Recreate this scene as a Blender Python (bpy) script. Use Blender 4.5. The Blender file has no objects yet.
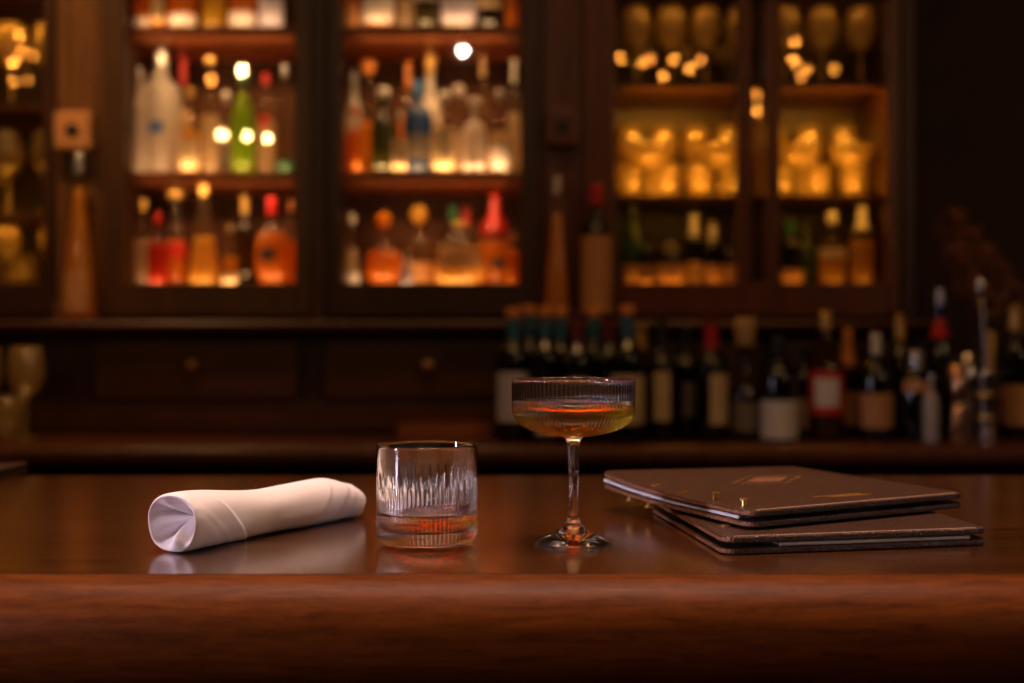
import bpy, bmesh, math, random
from mathutils import Vector, Matrix
random.seed(7)
PI = math.pi
SC = bpy.context.scene
COL = SC.collection
F = 1300.0
CAMZ = 1.2325
BAR = 1.07
def X(px, Y=3.1): return (px-512.0)/F*Y
def Z(py, Y=3.1): return CAMZ+(341.5-py)/F*Y

# ------------------------------------------------------------------ materials
def newmat(name):
    m = bpy.data.materials.new(name); m.use_nodes = True
    nt = m.node_tree; nt.nodes.clear()
    out = nt.nodes.new('ShaderNodeOutputMaterial')
    return m, nt, out
def N(nt, t, **kw):
    n = nt.nodes.new(t)
    for k, v in kw.items():
        if k in n.inputs: n.inputs[k].default_value = v
        else: setattr(n, k, v)
    return n
def c4(c): return (c[0], c[1], c[2], 1.0)
def L(nt, a, b): nt.links.new(a, b)
def coords(nt, scale=(1,1,1), rot=(0,0,0)):
    tc = N(nt, 'ShaderNodeTexCoord'); mp = N(nt, 'ShaderNodeMapping')
    mp.inputs['Scale'].default_value = scale; mp.inputs['Rotation'].default_value = rot
    L(nt, tc.outputs['Object'], mp.inputs['Vector']); return mp.outputs['Vector']

def wood(name, dark, light, rough=0.35, scale=(3,40,40), spec=0.5, bump=0.05, coat=0.0, coatr=0.1):
    m, nt, out = newmat(name)
    p = N(nt, 'ShaderNodeBsdfPrincipled'); p.inputs['Roughness'].default_value = rough
    p.inputs['Specular IOR Level'].default_value = spec
    p.inputs['Coat Weight'].default_value = coat; p.inputs['Coat Roughness'].default_value = coatr
    v = coords(nt, scale)
    n1 = N(nt, 'ShaderNodeTexNoise', Scale=1.6, Detail=8.0, Roughness=0.62, Distortion=0.6)
    n2 = N(nt, 'ShaderNodeTexNoise', Scale=7.0, Detail=5.0, Roughness=0.6)
    L(nt, v, n1.inputs['Vector']); L(nt, v, n2.inputs['Vector'])
    mx = N(nt, 'ShaderNodeMath', operation='MULTIPLY_ADD'); mx.inputs[1].default_value = 0.45
    L(nt, n2.outputs['Fac'], mx.inputs[0]); L(nt, n1.outputs['Fac'], mx.inputs[2])
    r = N(nt, 'ShaderNodeValToRGB')
    r.color_ramp.elements[0].position = 0.48; r.color_ramp.elements[0].color = c4(dark)
    r.color_ramp.elements[1].position = 0.95; r.color_ramp.elements[1].color = c4(light)
    L(nt, mx.outputs[0], r.inputs['Fac']); L(nt, r.outputs['Color'], p.inputs['Base Color'])
    b = N(nt, 'ShaderNodeBump', Strength=bump, Distance=0.002)
    L(nt, mx.outputs[0], b.inputs['Height']); L(nt, b.outputs['Normal'], p.inputs['Normal'])
    L(nt, p.outputs[0], out.inputs['Surface'])
    return m
def plain(name, col, rough=0.5, metal=0.0, spec=0.5, noise=0.15, nscale=30.0, bump=0.0, aniso=0.0, sheen=0.0, stretch=(1,1,1)):
    m, nt, out = newmat(name)
    p = N(nt, 'ShaderNodeBsdfPrincipled', Roughness=rough, Metallic=metal)
    p.inputs['Specular IOR Level'].default_value = spec
    p.inputs['Sheen Weight'].default_value = sheen
    v = coords(nt, stretch)
    n1 = N(nt, 'ShaderNodeTexNoise', Scale=nscale, Detail=5.0); L(nt, v, n1.inputs['Vector'])
    r = N(nt, 'ShaderNodeValToRGB')
    r.color_ramp.elements[0].position = 0.3; r.color_ramp.elements[0].color = c4([x*(1-noise) for x in col])
    r.color_ramp.elements[1].position = 0.7; r.color_ramp.elements[1].color = c4([min(1, x*(1+noise)) for x in col])
    L(nt, n1.outputs['Fac'], r.inputs['Fac']); L(nt, r.outputs['Color'], p.inputs['Base Color'])
    if bump:
        b = N(nt, 'ShaderNodeBump', Strength=bump, Distance=0.001)
        L(nt, n1.outputs['Fac'], b.inputs['Height']); L(nt, b.outputs['Normal'], p.inputs['Normal'])
    L(nt, p.outputs[0], out.inputs['Surface'])
    return m
def thin_glass(name, tint=(1,1,1), gloss=0.12, body=0.25, bodycol=(1,1,1), rough=0.06):
    """glass of a thin-walled vessel: clear, glossy, a little scattering"""
    m, nt, out = newmat(name)
    tr = N(nt, 'ShaderNodeBsdfTransparent', Color=c4(tint))
    tl = N(nt, 'ShaderNodeBsdfTranslucent', Color=c4(bodycol))
    df = N(nt, 'ShaderNodeBsdfDiffuse', Color=c4(bodycol))
    m0 = N(nt, 'ShaderNodeMixShader'); m0.inputs[0].default_value = 0.5
    L(nt, tl.outputs[0], m0.inputs[1]); L(nt, df.outputs[0], m0.inputs[2])
    gl = N(nt, 'ShaderNodeBsdfAnisotropic', Roughness=rough)
    nz = N(nt, 'ShaderNodeTexNoise', Scale=60.0, Detail=3.0); L(nt, coords(nt), nz.inputs['Vector'])
    rr = N(nt, 'ShaderNodeMapRange'); rr.inputs['To Min'].default_value = body*0.7; rr.inputs['To Max'].default_value = min(1, body*1.3)
    L(nt, nz.outputs['Fac'], rr.inputs['Value'])
    m1 = N(nt, 'ShaderNodeMixShader'); L(nt, rr.outputs[0], m1.inputs[0])
    L(nt, tr.outputs[0], m1.inputs[1]); L(nt, m0.outputs[0], m1.inputs[2])
    lw = N(nt, 'ShaderNodeLayerWeight', Blend=0.35)
    mr = N(nt, 'ShaderNodeMapRange'); mr.inputs['To Min'].default_value = gloss*0.35; mr.inputs['To Max'].default_value = min(1, gloss*4)
    L(nt, lw.outputs['Fresnel'], mr.inputs['Value'])
    m2 = N(nt, 'ShaderNodeMixShader'); L(nt, mr.outputs[0], m2.inputs[0])
    L(nt, m1.outputs[0], m2.inputs[1]); L(nt, gl.outputs[0], m2.inputs[2])
    L(nt, m2.outputs[0], out.inputs['Surface'])
    return m
def solid_glass(name, col=(1,1,1), ior=1.5, rough=0.0, absorb=None, dens=30.0):
    m, nt, out = newmat(name)
    g = N(nt, 'ShaderNodeBsdfGlass', Color=c4(col), IOR=ior, Roughness=rough)
    L(nt, g.outputs[0], out.inputs['Surface'])
    if absorb:
        a = N(nt, 'ShaderNodeVolumeAbsorption', Color=c4(absorb), Density=dens)
        L(nt, a.outputs[0], out.inputs['Volume'])
    return m
def pane_mat(name, refl=0.07, rough=0.018):
    m, nt, out = newmat(name)
    tr = N(nt, 'ShaderNodeBsdfTransparent', Color=(0.97,0.96,0.94,1))
    gl = N(nt, 'ShaderNodeBsdfAnisotropic', Roughness=rough)
    nz = N(nt, 'ShaderNodeTexNoise', Scale=2.5, Detail=1.0); L(nt, coords(nt), nz.inputs['Vector'])
    b = N(nt, 'ShaderNodeBump', Strength=0.012, Distance=0.01)
    L(nt, nz.outputs['Fac'], b.inputs['Height'])
    mx = N(nt, 'ShaderNodeMixShader'); mx.inputs[0].default_value = refl
    L(nt, tr.outputs[0], mx.inputs[1]); L(nt, gl.outputs[0], mx.inputs[2]); L(nt, mx.outputs[0], out.inputs['Surface'])
    return m
def emit(name, col, s):
    m, nt, out = newmat(name)
    e = N(nt, 'ShaderNodeEmission', Color=c4(col), Strength=s); L(nt, e.outputs[0], out.inputs['Surface']); return m
def leather(name, col, edge=False):
    m, nt, out = newmat(name)
    p = N(nt, 'ShaderNodeBsdfPrincipled', Roughness=0.34 if not edge else 0.6)
    v = coords(nt)
    vo = N(nt, 'ShaderNodeTexVoronoi', Scale=430.0); L(nt, v, vo.inputs['Vector'])
    nz = N(nt, 'ShaderNodeTexNoise', Scale=90.0, Detail=6.0); L(nt, v, nz.inputs['Vector'])
    r = N(nt, 'ShaderNodeValToRGB')
    r.color_ramp.elements[0].color = c4([x*0.65 for x in col]); r.color_ramp.elements[1].color = c4([x*1.35 for x in col])
    L(nt, nz.outputs['Fac'], r.inputs['Fac'])
    sp = N(nt, 'ShaderNodeMapRange'); sp.inputs['From Max'].default_value = 0.75; sp.inputs['To Min'].default_value = 1.45; sp.inputs['To Max'].default_value = 0.45
    L(nt, vo.outputs['Distance'], sp.inputs['Value'])
    mm = N(nt, 'ShaderNodeVectorMath', operation='SCALE'); L(nt, r.outputs['Color'], mm.inputs[0]); L(nt, sp.outputs[0], mm.inputs['Scale'])
    L(nt, mm.outputs[0], p.inputs['Base Color'])
    ad = N(nt, 'ShaderNodeMath', operation='MULTIPLY_ADD'); ad.inputs[1].default_value = 0.5
    L(nt, nz.outputs['Fac'], ad.inputs[0]); L(nt, vo.outputs['Distance'], ad.inputs[2])
    b = N(nt, 'ShaderNodeBump', Strength=1.0, Distance=0.0008)
    L(nt, ad.outputs[0], b.inputs['Height']); L(nt, b.outputs['Normal'], p.inputs['Normal'])
    L(nt, p.outputs[0], out.inputs['Surface'])
    return m

M = {}
M['bar']     = wood('bar_wood', (0.025,0.0070,0.0011), (0.095,0.029,0.0048), rough=0.20, scale=(2.2,30,30), spec=0.6, bump=0.03, coat=0.7, coatr=0.17)
M['nosing']  = wood('nosing_wood', (0.055,0.0115,0.0008), (0.170,0.042,0.0035), rough=0.45, scale=(14,120,120), spec=0.12, bump=0.10)
M['wood_v']  = wood('cabinet_wood', (0.014,0.0042,0.0012), (0.060,0.017,0.0045), rough=0.42, scale=(30,30,2.5))
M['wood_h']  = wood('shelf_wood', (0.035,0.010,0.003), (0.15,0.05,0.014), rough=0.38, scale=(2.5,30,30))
M['wood_red']= wood('stile_wood', (0.06,0.013,0.004), (0.16,0.04,0.012), rough=0.35, scale=(30,30,2.5))
M['wood_stile_lit']= wood('lit_stile_wood', (0.032,0.012,0.003), (0.095,0.037,0.010), rough=0.36, scale=(30,30,2.5))  # lighter wood colour carries the light falling on these stiles
M['pilaster']= wood('pilaster_wood', (0.085,0.034,0.010), (0.21,0.09,0.026), rough=0.35, scale=(30,30,2.5))
M['shelf_lit']= wood('lit_red_wood', (0.20,0.055,0.018), (0.46,0.14,0.045), rough=0.4, scale=(2.5,30,30))  # red wood lightened for the front light on the shelves; also the box
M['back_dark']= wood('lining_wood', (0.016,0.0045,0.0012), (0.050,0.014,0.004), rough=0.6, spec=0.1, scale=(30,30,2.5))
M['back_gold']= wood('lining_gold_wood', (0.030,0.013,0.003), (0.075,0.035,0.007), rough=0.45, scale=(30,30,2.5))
M['wall']    = plain('wall_plaster', (0.05,0.018,0.007), 0.7, nscale=6, noise=0.3)
M['wall_room']= plain('room_wall_plaster', (0.10,0.055,0.035), 0.8, nscale=6)
M['ceil']    = plain('ceiling_plaster', (0.10,0.06,0.04), 0.9, nscale=6)
M['floor']   = wood('floor_wood', (0.02,0.008,0.004), (0.06,0.025,0.01), rough=0.5, scale=(4,30,30))
M['brass']   = plain('brass', (0.80,0.50,0.18), 0.28, metal=1.0)
M['old_brass']= plain('aged_brass', (0.45,0.25,0.09), 0.35, metal=1.0)
M['steel']   = plain('steel', (0.75,0.70,0.66), 0.22, metal=1.0)
M['copper']  = plain('copper', (0.85,0.48,0.28), 0.25, metal=1.0)
M['black']   = plain('black_paint', (0.006,0.005,0.005), 0.5)
M['pane']    = pane_mat('cabinet_pane')
M['crystal'] = solid_glass('crystal_glass', (1,0.995,0.985), 1.50)
M['whiskey'] = solid_glass('whiskey_liquid', (1,1,1), 1.36, absorb=(1.0,0.90,0.20), dens=95)
M['cocktail']= solid_glass('cocktail_liquid', (1,1,1), 1.35, absorb=(1.0,0.965,0.35), dens=42)
M['cloth']   = plain('napkin_cotton', (0.90,0.83,0.84), 0.9, spec=0.15, noise=0.03, nscale=900, bump=0.12, sheen=0.25)
M['leather'] = leather('brown_leather', (0.066,0.028,0.014))
M['leather_edge'] = leather('raw_leather_edge', (0.30,0.11,0.045), True)
M['edge_glint']  = plain('edge_glint_tan', (0.50,0.30,0.21), 0.45)
M['stamp']   = leather('copper_stamp', (0.26,0.11,0.05))
M['gold']    = plain('gold_foil', (0.80,0.42,0.08), 0.4, metal=0.8)
M['paper']   = plain('menu_paper', (0.72,0.70,0.72), 0.8, noise=0.02)
M['label_white'] = plain('label_white', (0.78,0.70,0.66), 0.6, noise=0.08)
M['label_cream'] = plain('label_cream', (0.68,0.50,0.28), 0.6, noise=0.10)
M['label_tan']   = plain('label_tan', (0.55,0.25,0.09), 0.6, noise=0.15)
M['label_red']   = plain('label_red', (0.60,0.025,0.015), 0.5)
M['label_lilac'] = plain('label_lilac', (0.66,0.60,0.78), 0.6, noise=0.04)
M['label_grey']  = plain('label_grey', (0.20,0.16,0.13), 0.6)
M['label_dark']  = plain('label_dark', (0.03,0.025,0.02), 0.6)
M['label_blue']  = plain('label_blue', (0.08,0.17,0.50), 0.5)
M['foil_teal']   = plain('foil_teal', (0.05,0.17,0.30), 0.35, metal=0.4)
M['foil_red']    = plain('foil_red', (0.55,0.015,0.012), 0.35)
M['foil_wine']   = plain('foil_wine', (0.16,0.02,0.035), 0.35)
M['foil_black']  = plain('foil_black', (0.012,0.011,0.012), 0.35)
M['foil_orange'] = plain('foil_orange', (0.72,0.24,0.05), 0.4)
M['foil_gold']   = plain('foil_gold', (0.75,0.45,0.12), 0.35, metal=0.5)
M['foil_white']  = plain('foil_white', (0.75,0.68,0.60), 0.45)
M['foil_green']  = plain('foil_green', (0.03,0.16,0.05), 0.4)
M['foil_blue']   = plain('foil_blue', (0.05,0.22,0.50), 0.4)
M['foil_silver'] = plain('foil_silver', (0.62,0.60,0.58), 0.3, metal=0.8)
M['cork']        = plain('cork', (0.55,0.34,0.16), 0.8)
M['g_clear']  = thin_glass('clear_bottle_glass', (0.98,0.94,0.88), 0.05, 0.03, (1,0.62,0.30))
M['g_frost']  = thin_glass('frosted_bottle_glass', (0.9,0.88,0.85), 0.10, 0.62, (0.98,0.88,0.80), 0.3)
M['g_dark']   = plain('dark_wine_glass', (0.005,0.005,0.003), 0.07, spec=0.8)
M['g_green']  = thin_glass('green_bottle_glass', (0.25,0.42,0.08), 0.14, 0.3, (0.18,0.34,0.03))
M['g_olive']  = thin_glass('olive_bottle_glass', (0.35,0.30,0.07), 0.14, 0.3, (0.20,0.17,0.03))
M['g_brown']  = thin_glass('brown_bottle_glass', (0.30,0.13,0.04), 0.14, 0.3, (0.16,0.06,0.015))
M['g_blue']   = thin_glass('blue_bottle_glass', (0.15,0.32,0.65), 0.14, 0.4, (0.06,0.20,0.50))
M['g_ware']   = thin_glass('glassware_glass', (0.96,0.92,0.82), 0.16, 0.30, (1.0,0.70,0.22), 0.10)
def liq(name, c, body=0.6):
    M[name] = thin_glass(name, [min(1, x*1.1+0.01) for x in c], 0.03, body, c, 0.2)
liq('l_amber', (1.0,0.54,0.06)); liq('l_orange', (1.0,0.38,0.015)); liq('l_red', (0.80,0.04,0.01))
liq('l_gold', (1.0,0.62,0.10)); liq('l_green', (0.45,0.75,0.02)); liq('l_water', (1.0,0.86,0.68), 0.40)
liq('l_yellow', (0.85,0.62,0.04)); liq('l_teal', (0.10,0.55,0.35)); liq('l_sky', (0.2,0.6,0.85)); liq('l_brown', (0.25,0.09,0.02))

# ------------------------------------------------------------------ mesh helpers
def link(name, bm, mat=None, parent=None, smooth=False, loc=None, mats=None):
    me = bpy.data.meshes.new(name)
    bmesh.ops.recalc_face_normals(bm, faces=bm.faces[:])
    bm.to_mesh(me); bm.free()
    for mm in (mats or ([mat] if mat else [])): me.materials.append(mm)
    if smooth:
        me.polygons.foreach_set('use_smooth', [True]*len(me.polygons))
    o = bpy.data.objects.new(name, me); COL.objects.link(o)
    if parent: o.parent = parent
    if loc: o.location = loc
    return o
def empty(name, loc, rz=0):
    o = bpy.data.objects.new(name, None); COL.objects.link(o)
    o.location = loc; o.rotation_euler = (0,0,rz); o.empty_display_size = 0.03
    return o
def tag(o, label=None, cat=None, group=None, kind=None):
    if label: o['label'] = label
    if cat: o['category'] = cat
    if group: o['group'] = group
    if kind: o['kind'] = kind
    return o
def box(bm, x0, x1, y0, y1, z0, z1, bev=0.0, seg=2):
    r = bmesh.ops.create_cube(bm, size=1.0)
    vs = r['verts']
    for v in vs:
        v.co.x = x0 + (v.co.x+0.5)*(x1-x0); v.co.y = y0 + (v.co.y+0.5)*(y1-y0); v.co.z = z0 + (v.co.z+0.5)*(z1-z0)
    if bev > 0:
        es = list({e for v in vs for e in v.link_edges})
        bmesh.ops.bevel(bm, geom=es, offset=bev, segments=seg, affect='EDGES', profile=0.6)
def boxes(name, lst, mat, parent=None, bev=0.002, **kw):
    bm = bmesh.new()
    for b in lst: box(bm, *b, bev=bev)
    return link(name, bm, mat, parent, **kw)
def rings(bm, rows, cap0=True, cap1=True, close=True):
    vr = [[bm.verts.new(p) for p in r] for r in rows]
    n = len(rows[0])
    for a, b in zip(vr, vr[1:]):
        for i in range(n if close else n-1):
            j = (i+1) % n
            bm.faces.new((a[i], a[j], b[j], b[i]))
    if cap0: bm.faces.new(vr[0])
    if cap1: bm.faces.new(vr[-1])
    return vr
def lathe(bm, prof, n=32, cx=0, cy=0, z0=0, p=2.0, fy=1.0, cap0=True, cap1=True, a0=0.0, a1=None):
    """prof: (r, z); p: superellipse power (4 = squarish); fy: depth flattening"""
    rows = []
    for r, z in prof:
        row = []
        full = a1 is None
        for i in range(n):
            t = a0 + (2*PI*i/n if full else (a1-a0)*i/(n-1))
            c, s = math.cos(t), math.sin(t)
            k = (abs(c)**p + abs(s)**p)**(-1.0/p)
            row.append((cx + r*k*c, cy + r*k*s*fy, z0+z))
        rows.append(row)
    rings(bm, rows, cap0 and a1 is None, cap1 and a1 is None, a1 is None)
def tube(bm, pts, rad, n=8):
    rows = []
    pts = [Vector(p) for p in pts]
    for i, p in enumerate(pts):
        d = (pts[min(i+1, len(pts)-1)] - pts[max(i-1, 0)]).normalized()
        u = d.orthogonal().normalized() if abs(d.z) > 0.9 else d.cross(Vector((0,0,1))).normalized()
        w = d.cross(u).normalized()
        r = rad[i] if isinstance(rad, (list, tuple)) else rad
        rows.append([p + u*r*math.cos(2*PI*k/n) + w*r*math.sin(2*PI*k/n) for k in range(n)])
    rings(bm, rows)
def sstep(a, b, x):
    t = max(0.0, min(1.0, (x-a)/(b-a))); return t*t*(3-2*t)
def copy_tree(o, parent=None):
    c = o.copy(); COL.objects.link(c)
    if parent: c.parent = parent
    for ch in list(o.children): copy_tree(ch, c)
    return c

# ------------------------------------------------------------------ room shell
def struct(name, lst, mat, bev=0.0):
    o = boxes(name, lst, mat, None, bev=bev); o['kind'] = 'structure'; return o
struct('floor', [(-3,3,-3.2,3.8,-0.1,0)], M['floor'])
struct('ceiling', [(-3,3,-3.2,3.8,3.0,3.1)], M['ceil'])
struct('wall_back', [(-3,3,3.60,3.8,0,3.0)], M['wall'])
struct('wall_left', [(-3.1,-3,-3.2,-0.5,0,3.0),(-3.1,-3,-0.5,0.7,0,0.9),(-3.1,-3,-0.5,0.7,2.3,3.0),(-3.1,-3,0.7,3.8,0,3.0)], M['wall_room'])
struct('wall_right', [(3,3.1,-3.2,3.8,0,3.0)], M['wall_room'])
# front wall with a window opening behind the guests (left of the camera)
struct('wall_front', [(-3,3,-3.2,-3.1,0,3.0)], M['wall_room'])
w = boxes('window_1', [(-3.1,-3,-0.5,-0.44,0.9,2.3),(-3.1,-3,0.64,0.7,0.9,2.3),(-3.1,-3,-0.44,0.64,2.24,2.3),(-3.1,-3,-0.44,0.64,0.9,0.96)], M['wood_v'])
w['kind'] = 'structure'

# ------------------------------------------------------------------ bar counter
bar = tag(empty('bar_counter', (0,0,0)), 'polished mahogany bar counter with a rounded front edge carrying the two drinks', 'bar')
bx0, bx1 = -1.7, 1.7
boxes('bar_top', [(bx0,bx1,0.906,1.576,1.03,1.07)], M['bar'], bar, bev=0.0015)
bm = bmesh.new()
prof = [(0.905,1.0695),(0.902,1.0712)]
cy, cz, r = 0.903, 1.0332, 0.038
for i in range(0, 25):
    a = PI/2 + (PI*0.97)*i/24
    prof.append((cy + r*math.cos(a)*1.0, cz + r*math.sin(a)))
prof += [(0.905,0.9952)]
rows = []
nx = 2
for i in range(nx+1):
    x = bx0 + (bx1-bx0)*i/nx
    rows.append([(x, y, z) for y, z in prof])
rings(bm, rows)
link('nosing', bm, M['nosing'], bar, smooth=True)
boxes('front_panel', [(bx0,bx1,0.94,0.97,0.0,1.03)], M['wood_v'], bar)
boxes('rear_panel', [(bx0,bx1,1.50,1.53,0.0,1.03)], M['wood_v'], bar)

# ------------------------------------------------------------------ back bar: counter, drawers, ledge
ctr = tag(empty('back_counter', (0,0,0)), 'dark wooden back counter below the cabinets with a lighter front edge and knobbed drawers', 'counter')
bm = bmesh.new()
prof = [(3.30,1.014),(2.745,1.014)]
for i in range(1, 9):
    a = PI/2 + PI*i/9
    prof.append((2.742+0.0205*math.cos(a)*1.1, 0.9935+0.0205*math.sin(a)))
prof += [(2.745,0.973),(3.30,0.973)]
rings(bm, [[(x,y,z) for y,z in prof] for x in (-2.4, 0, 2.4)])
link('worktop', bm, M['wood_red'], ctr)
boxes('base_cabinet', [(-2.4,2.4,2.84,3.30,0.0,0.973)], M['wood_v'], ctr)
boxes('drawer_carcass', [(-1.60,0.96,3.075,3.30,1.014,1.244)], M['wood_v'], ctr)
for a, b, k in ((95,297,192),(325,527,428),(560,760,660),(775,905,840)):
    d = boxes('drawer', [(X(a,3.06),X(b,3.06),3.055,3.078,1.098,1.232)], M['wood_h'], ctr, bev=0.004)
    if k < 500 or True:
        bm = bmesh.new()
        kx, kz = X(k,3.04), Z(366,3.04)
        pr = [(0.006,0),(0.006,0.012),(0.013,0.018),(0.017,0.025),(0.016,0.033),(0.009,0.038)]
        lathe(bm, pr, 20)
        bmesh.ops.transform(bm, matrix=Matrix.Translation((kx,3.055,kz)) @ Matrix.Rotation(PI/2, 4, 'X'), verts=bm.verts[:])
        link('knob', bm, M['old_brass'], d, smooth=True)
boxes('frieze', [(-1.60,0.96,3.064,3.077,1.022,1.088)], M['wood_h'], ctr, bev=0.003)
bm = bmesh.new()
prof = [(3.20,1.244),(3.05,1.244),(3.02,1.250),(3.00,1.258),(2.985,1.264),(2.98,1.272),(2.985,1.280),(3.20,1.280)]
rings(bm, [[(x,y,z) for y,z in prof] for x in (-1.66,1.0)])
link('ledge', bm, M['wood_h'], ctr)

# ------------------------------------------------------------------ cabinets
CZ0, CZ1 = 1.30, 2.55
FLOORZ, SH1, SH2 = 1.362, 1.642, 1.9946
def cabinet(label, p0, p1, lining, shelf_zs, shelf_mat, stile_l, stile_r, stile_mat, extra=None, back=3.44, sth=0.022):
    x0, x1 = X(p0), X(p1)
    cxm = (x0+x1)/2
    root = tag(empty('glass_door_cabinet', (cxm,3.12,1.281)), label, 'cabinet')
    inv = Vector((-cxm,-3.12,-1.281))
    def pb(name, lst, mat, par=root, bev=0.002):
        l2 = [(a-cxm,b-cxm,c-3.12,d-3.12,e-1.281,f-1.281) for a,b,c,d,e,f in lst]
        return boxes(name, l2, mat, par, bev=bev)
    a, b = x0-(0.02 if x1-x0 > 0.39 else (0.012 if x0 < -1 or p0 == 615 else 0.001)), x1+(0.02 if x1-x0 > 0.39 else 0.012)
    if extra: b = X(extra[3])+0.003
    pb('carcass', [(a-0.008,a,3.125,back,CZ0,CZ1),(b,b+0.008,3.125,back,CZ0,CZ1),(a,b,3.125,back,FLOORZ-0.03,FLOORZ),(a,b,3.125,back,CZ1-0.03,CZ1),
                   (a,b,3.13,3.16,CZ0,FLOORZ-0.03)], M['wood_v'])
    pb('back_panel', [(a,b,back,back+0.012,CZ0,CZ1)], lining)
    for z in shelf_zs:
        pb('shelf', [(a+0.001,b-0.001,3.14,back-0.002,z-sth,z)], shelf_mat)
    d = pb('door', [(X(stile_l),x0,3.085,3.115,1.292,CZ1),
                    ((X(extra[2]) if extra else x1),X(stile_r),3.085,3.115,1.292,CZ1),
                    (x0,(X(extra[2]) if extra else x1),3.085,3.115,1.292,1.372),(x0,(X(extra[2]) if extra else x1),3.085,3.115,2.45,CZ1)]
                    + ([(X(extra[0]),X(extra[1]),3.085,3.115,1.372,2.45)] if extra else []), stile_mat, bev=0.004)
    pb('glass_pane', [(x0+0.0005,(X(extra[2]) if extra else x1)-0.0005,3.104,3.107,1.3725,2.4495)], M['pane'], d, bev=0)
    return root
cabinet('glazed cabinet cut off by the picture edge, full of gold-lit glassware', -60, 45, M['back_gold'], [1.545,1.81,2.1], M['wood_h'], -80, 55, M['wood_v'])
cabinet('glass-door liquor cabinet with the tall frosted white bottle on its middle shelf', 127, 296, M['back_dark'], [SH1,SH2], M['shelf_lit'], 103, 313, M['wood_stile_lit'])
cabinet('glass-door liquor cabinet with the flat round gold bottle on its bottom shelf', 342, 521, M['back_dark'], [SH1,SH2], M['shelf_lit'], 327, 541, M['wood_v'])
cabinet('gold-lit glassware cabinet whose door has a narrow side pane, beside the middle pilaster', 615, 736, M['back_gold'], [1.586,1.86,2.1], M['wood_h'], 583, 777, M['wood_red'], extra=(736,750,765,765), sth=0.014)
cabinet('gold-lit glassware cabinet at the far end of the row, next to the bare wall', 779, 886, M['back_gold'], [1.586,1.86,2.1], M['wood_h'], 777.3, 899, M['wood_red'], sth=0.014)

# divider post between the two liquor cabinets, end post
for a, b, lab in ((313.5,326.5,'narrow dark wooden post between the two liquor cabinets'),(899.5,912,'dark wooden end post closing the row of cabinets beside the bare wall')):
    o = boxes('cabinet_post', [(X(a),X(b),3.075,3.44,1.281,2.55)], M['wood_v'], bev=0.003)
    tag(o, lab, 'post')
# pilasters with square block and dark hole
def pilaster(pa, pb_, label, mat, bmat, bz=(152,115)):
    x0, x1 = X(pa), X(pb_); cxm = (x0+x1)/2
    root = tag(empty('pilaster', (cxm,3.08,1.281)), label, 'pilaster')
    h = (x1-x0)/2
    f = lambda z: z-1.281
    boxes('shaft', [(-h,h,0.02,0.3,0.0,f(2.55)),(-h*0.8,-h*0.35,0.008,0.02,0.05,f(2.5)),(h*0.35,h*0.8,0.008,0.02,0.05,f(2.5)),(-h,h,0.0,0.02,0.0,0.045)], mat, root, bev=0.003)
    z0, z1 = f(Z(bz[0])), f(Z(bz[1]))
    bm = bmesh.new(); box(bm, -h*0.78, h*0.78, -0.03, 0.02, z0, z1, bev=0.006)
    b = link('corner_block', bm, bmat, root)
    bm = bmesh.new()
    lathe(bm, [(0.010,0),(0.0155,0.0),(0.0155,0.003),(0.011,0.003)], 24, cap1=True)
    bmesh.ops.transform(bm, matrix=Matrix.Translation((0,-0.0295,(z0+z1)/2)) @ Matrix.Rotation(PI/2, 4, 'X'), verts=bm.verts[:])
    link('rosette', bm, M['black'], b, smooth=True)
pilaster(56, 102, 'brown pilaster left of the liquor cabinets with a pale square block and dark hole', M['pilaster'], M['label_tan'])
pilaster(542, 582, 'dark pilaster between liquor cabinet and gold glassware cabinet with square block', M['wood_red'], M['wood_red'], (148,112))

# ------------------------------------------------------------------ bottles
PROF = {
 'wine':   [(0.9,0),(1,0.02),(1,0.60),(0.97,0.65),(0.80,0.70),(0.50,0.745),(0.38,0.78),(0.36,0.96),(0.42,0.965),(0.42,0.985),(0.36,1.0)],
 'burg':   [(0.9,0),(1,0.02),(1,0.48),(0.93,0.55),(0.72,0.64),(0.48,0.72),(0.38,0.79),(0.35,0.96),(0.41,0.965),(0.41,0.985),(0.36,1.0)],
 'vodka':  [(0.94,0),(1,0.02),(1,0.66),(0.95,0.70),(0.78,0.735),(0.46,0.77),(0.36,0.80),(0.34,0.98),(0.34,1.0)],
 'long':   [(0.9,0),(1,0.03),(1,0.50),(0.94,0.58),(0.70,0.68),(0.42,0.76),(0.33,0.82),(0.30,0.98),(0.30,1.0)],
 'short':  [(0.92,0),(1,0.04),(1,0.55),(0.94,0.64),(0.70,0.72),(0.34,0.76),(0.28,0.80),(0.28,0.98),(0.28,1.0)],
 'round':  [(0.55,0),(0.72,0.04),(0.94,0.20),(1,0.34),(0.96,0.48),(0.76,0.62),(0.42,0.70),(0.26,0.75),(0.24,0.95),(0.26,1.0)],
 'disc':   [(0.60,0),(0.80,0.05),(0.97,0.22),(1,0.40),(0.96,0.58),(0.78,0.74),(0.40,0.84),(0.20,0.88),(0.18,0.98),(0.18,1.0)],
 'cone':   [(0.92,0),(1,0.02),(0.98,0.12),(0.80,0.34),(0.52,0.62),(0.34,0.82),(0.26,0.90),(0.26,0.98),(0.30,0.985),(0.28,1.0)],
 'jug':    [(0.90,0),(1,0.03),(1,0.45),(0.88,0.56),(0.60,0.68),(0.46,0.76),(0.46,0.98),(0.50,1.0)],
 'fat':    [(0.92,0),(1,0.03),(1,0.60),(0.92,0.68),(0.60,0.74),(0.40,0.78),(0.38,0.97),(0.40,1.0)],
}
def r_at(prof, t):
    for (r0,z0),(r1,z1) in zip(prof, prof[1:]):
        if z0 <= t <= z1: return r0+(r1-r0)*(t-z0)/max(1e-9, z1-z0)
    return prof[-1][0]
PLACED = []
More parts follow.
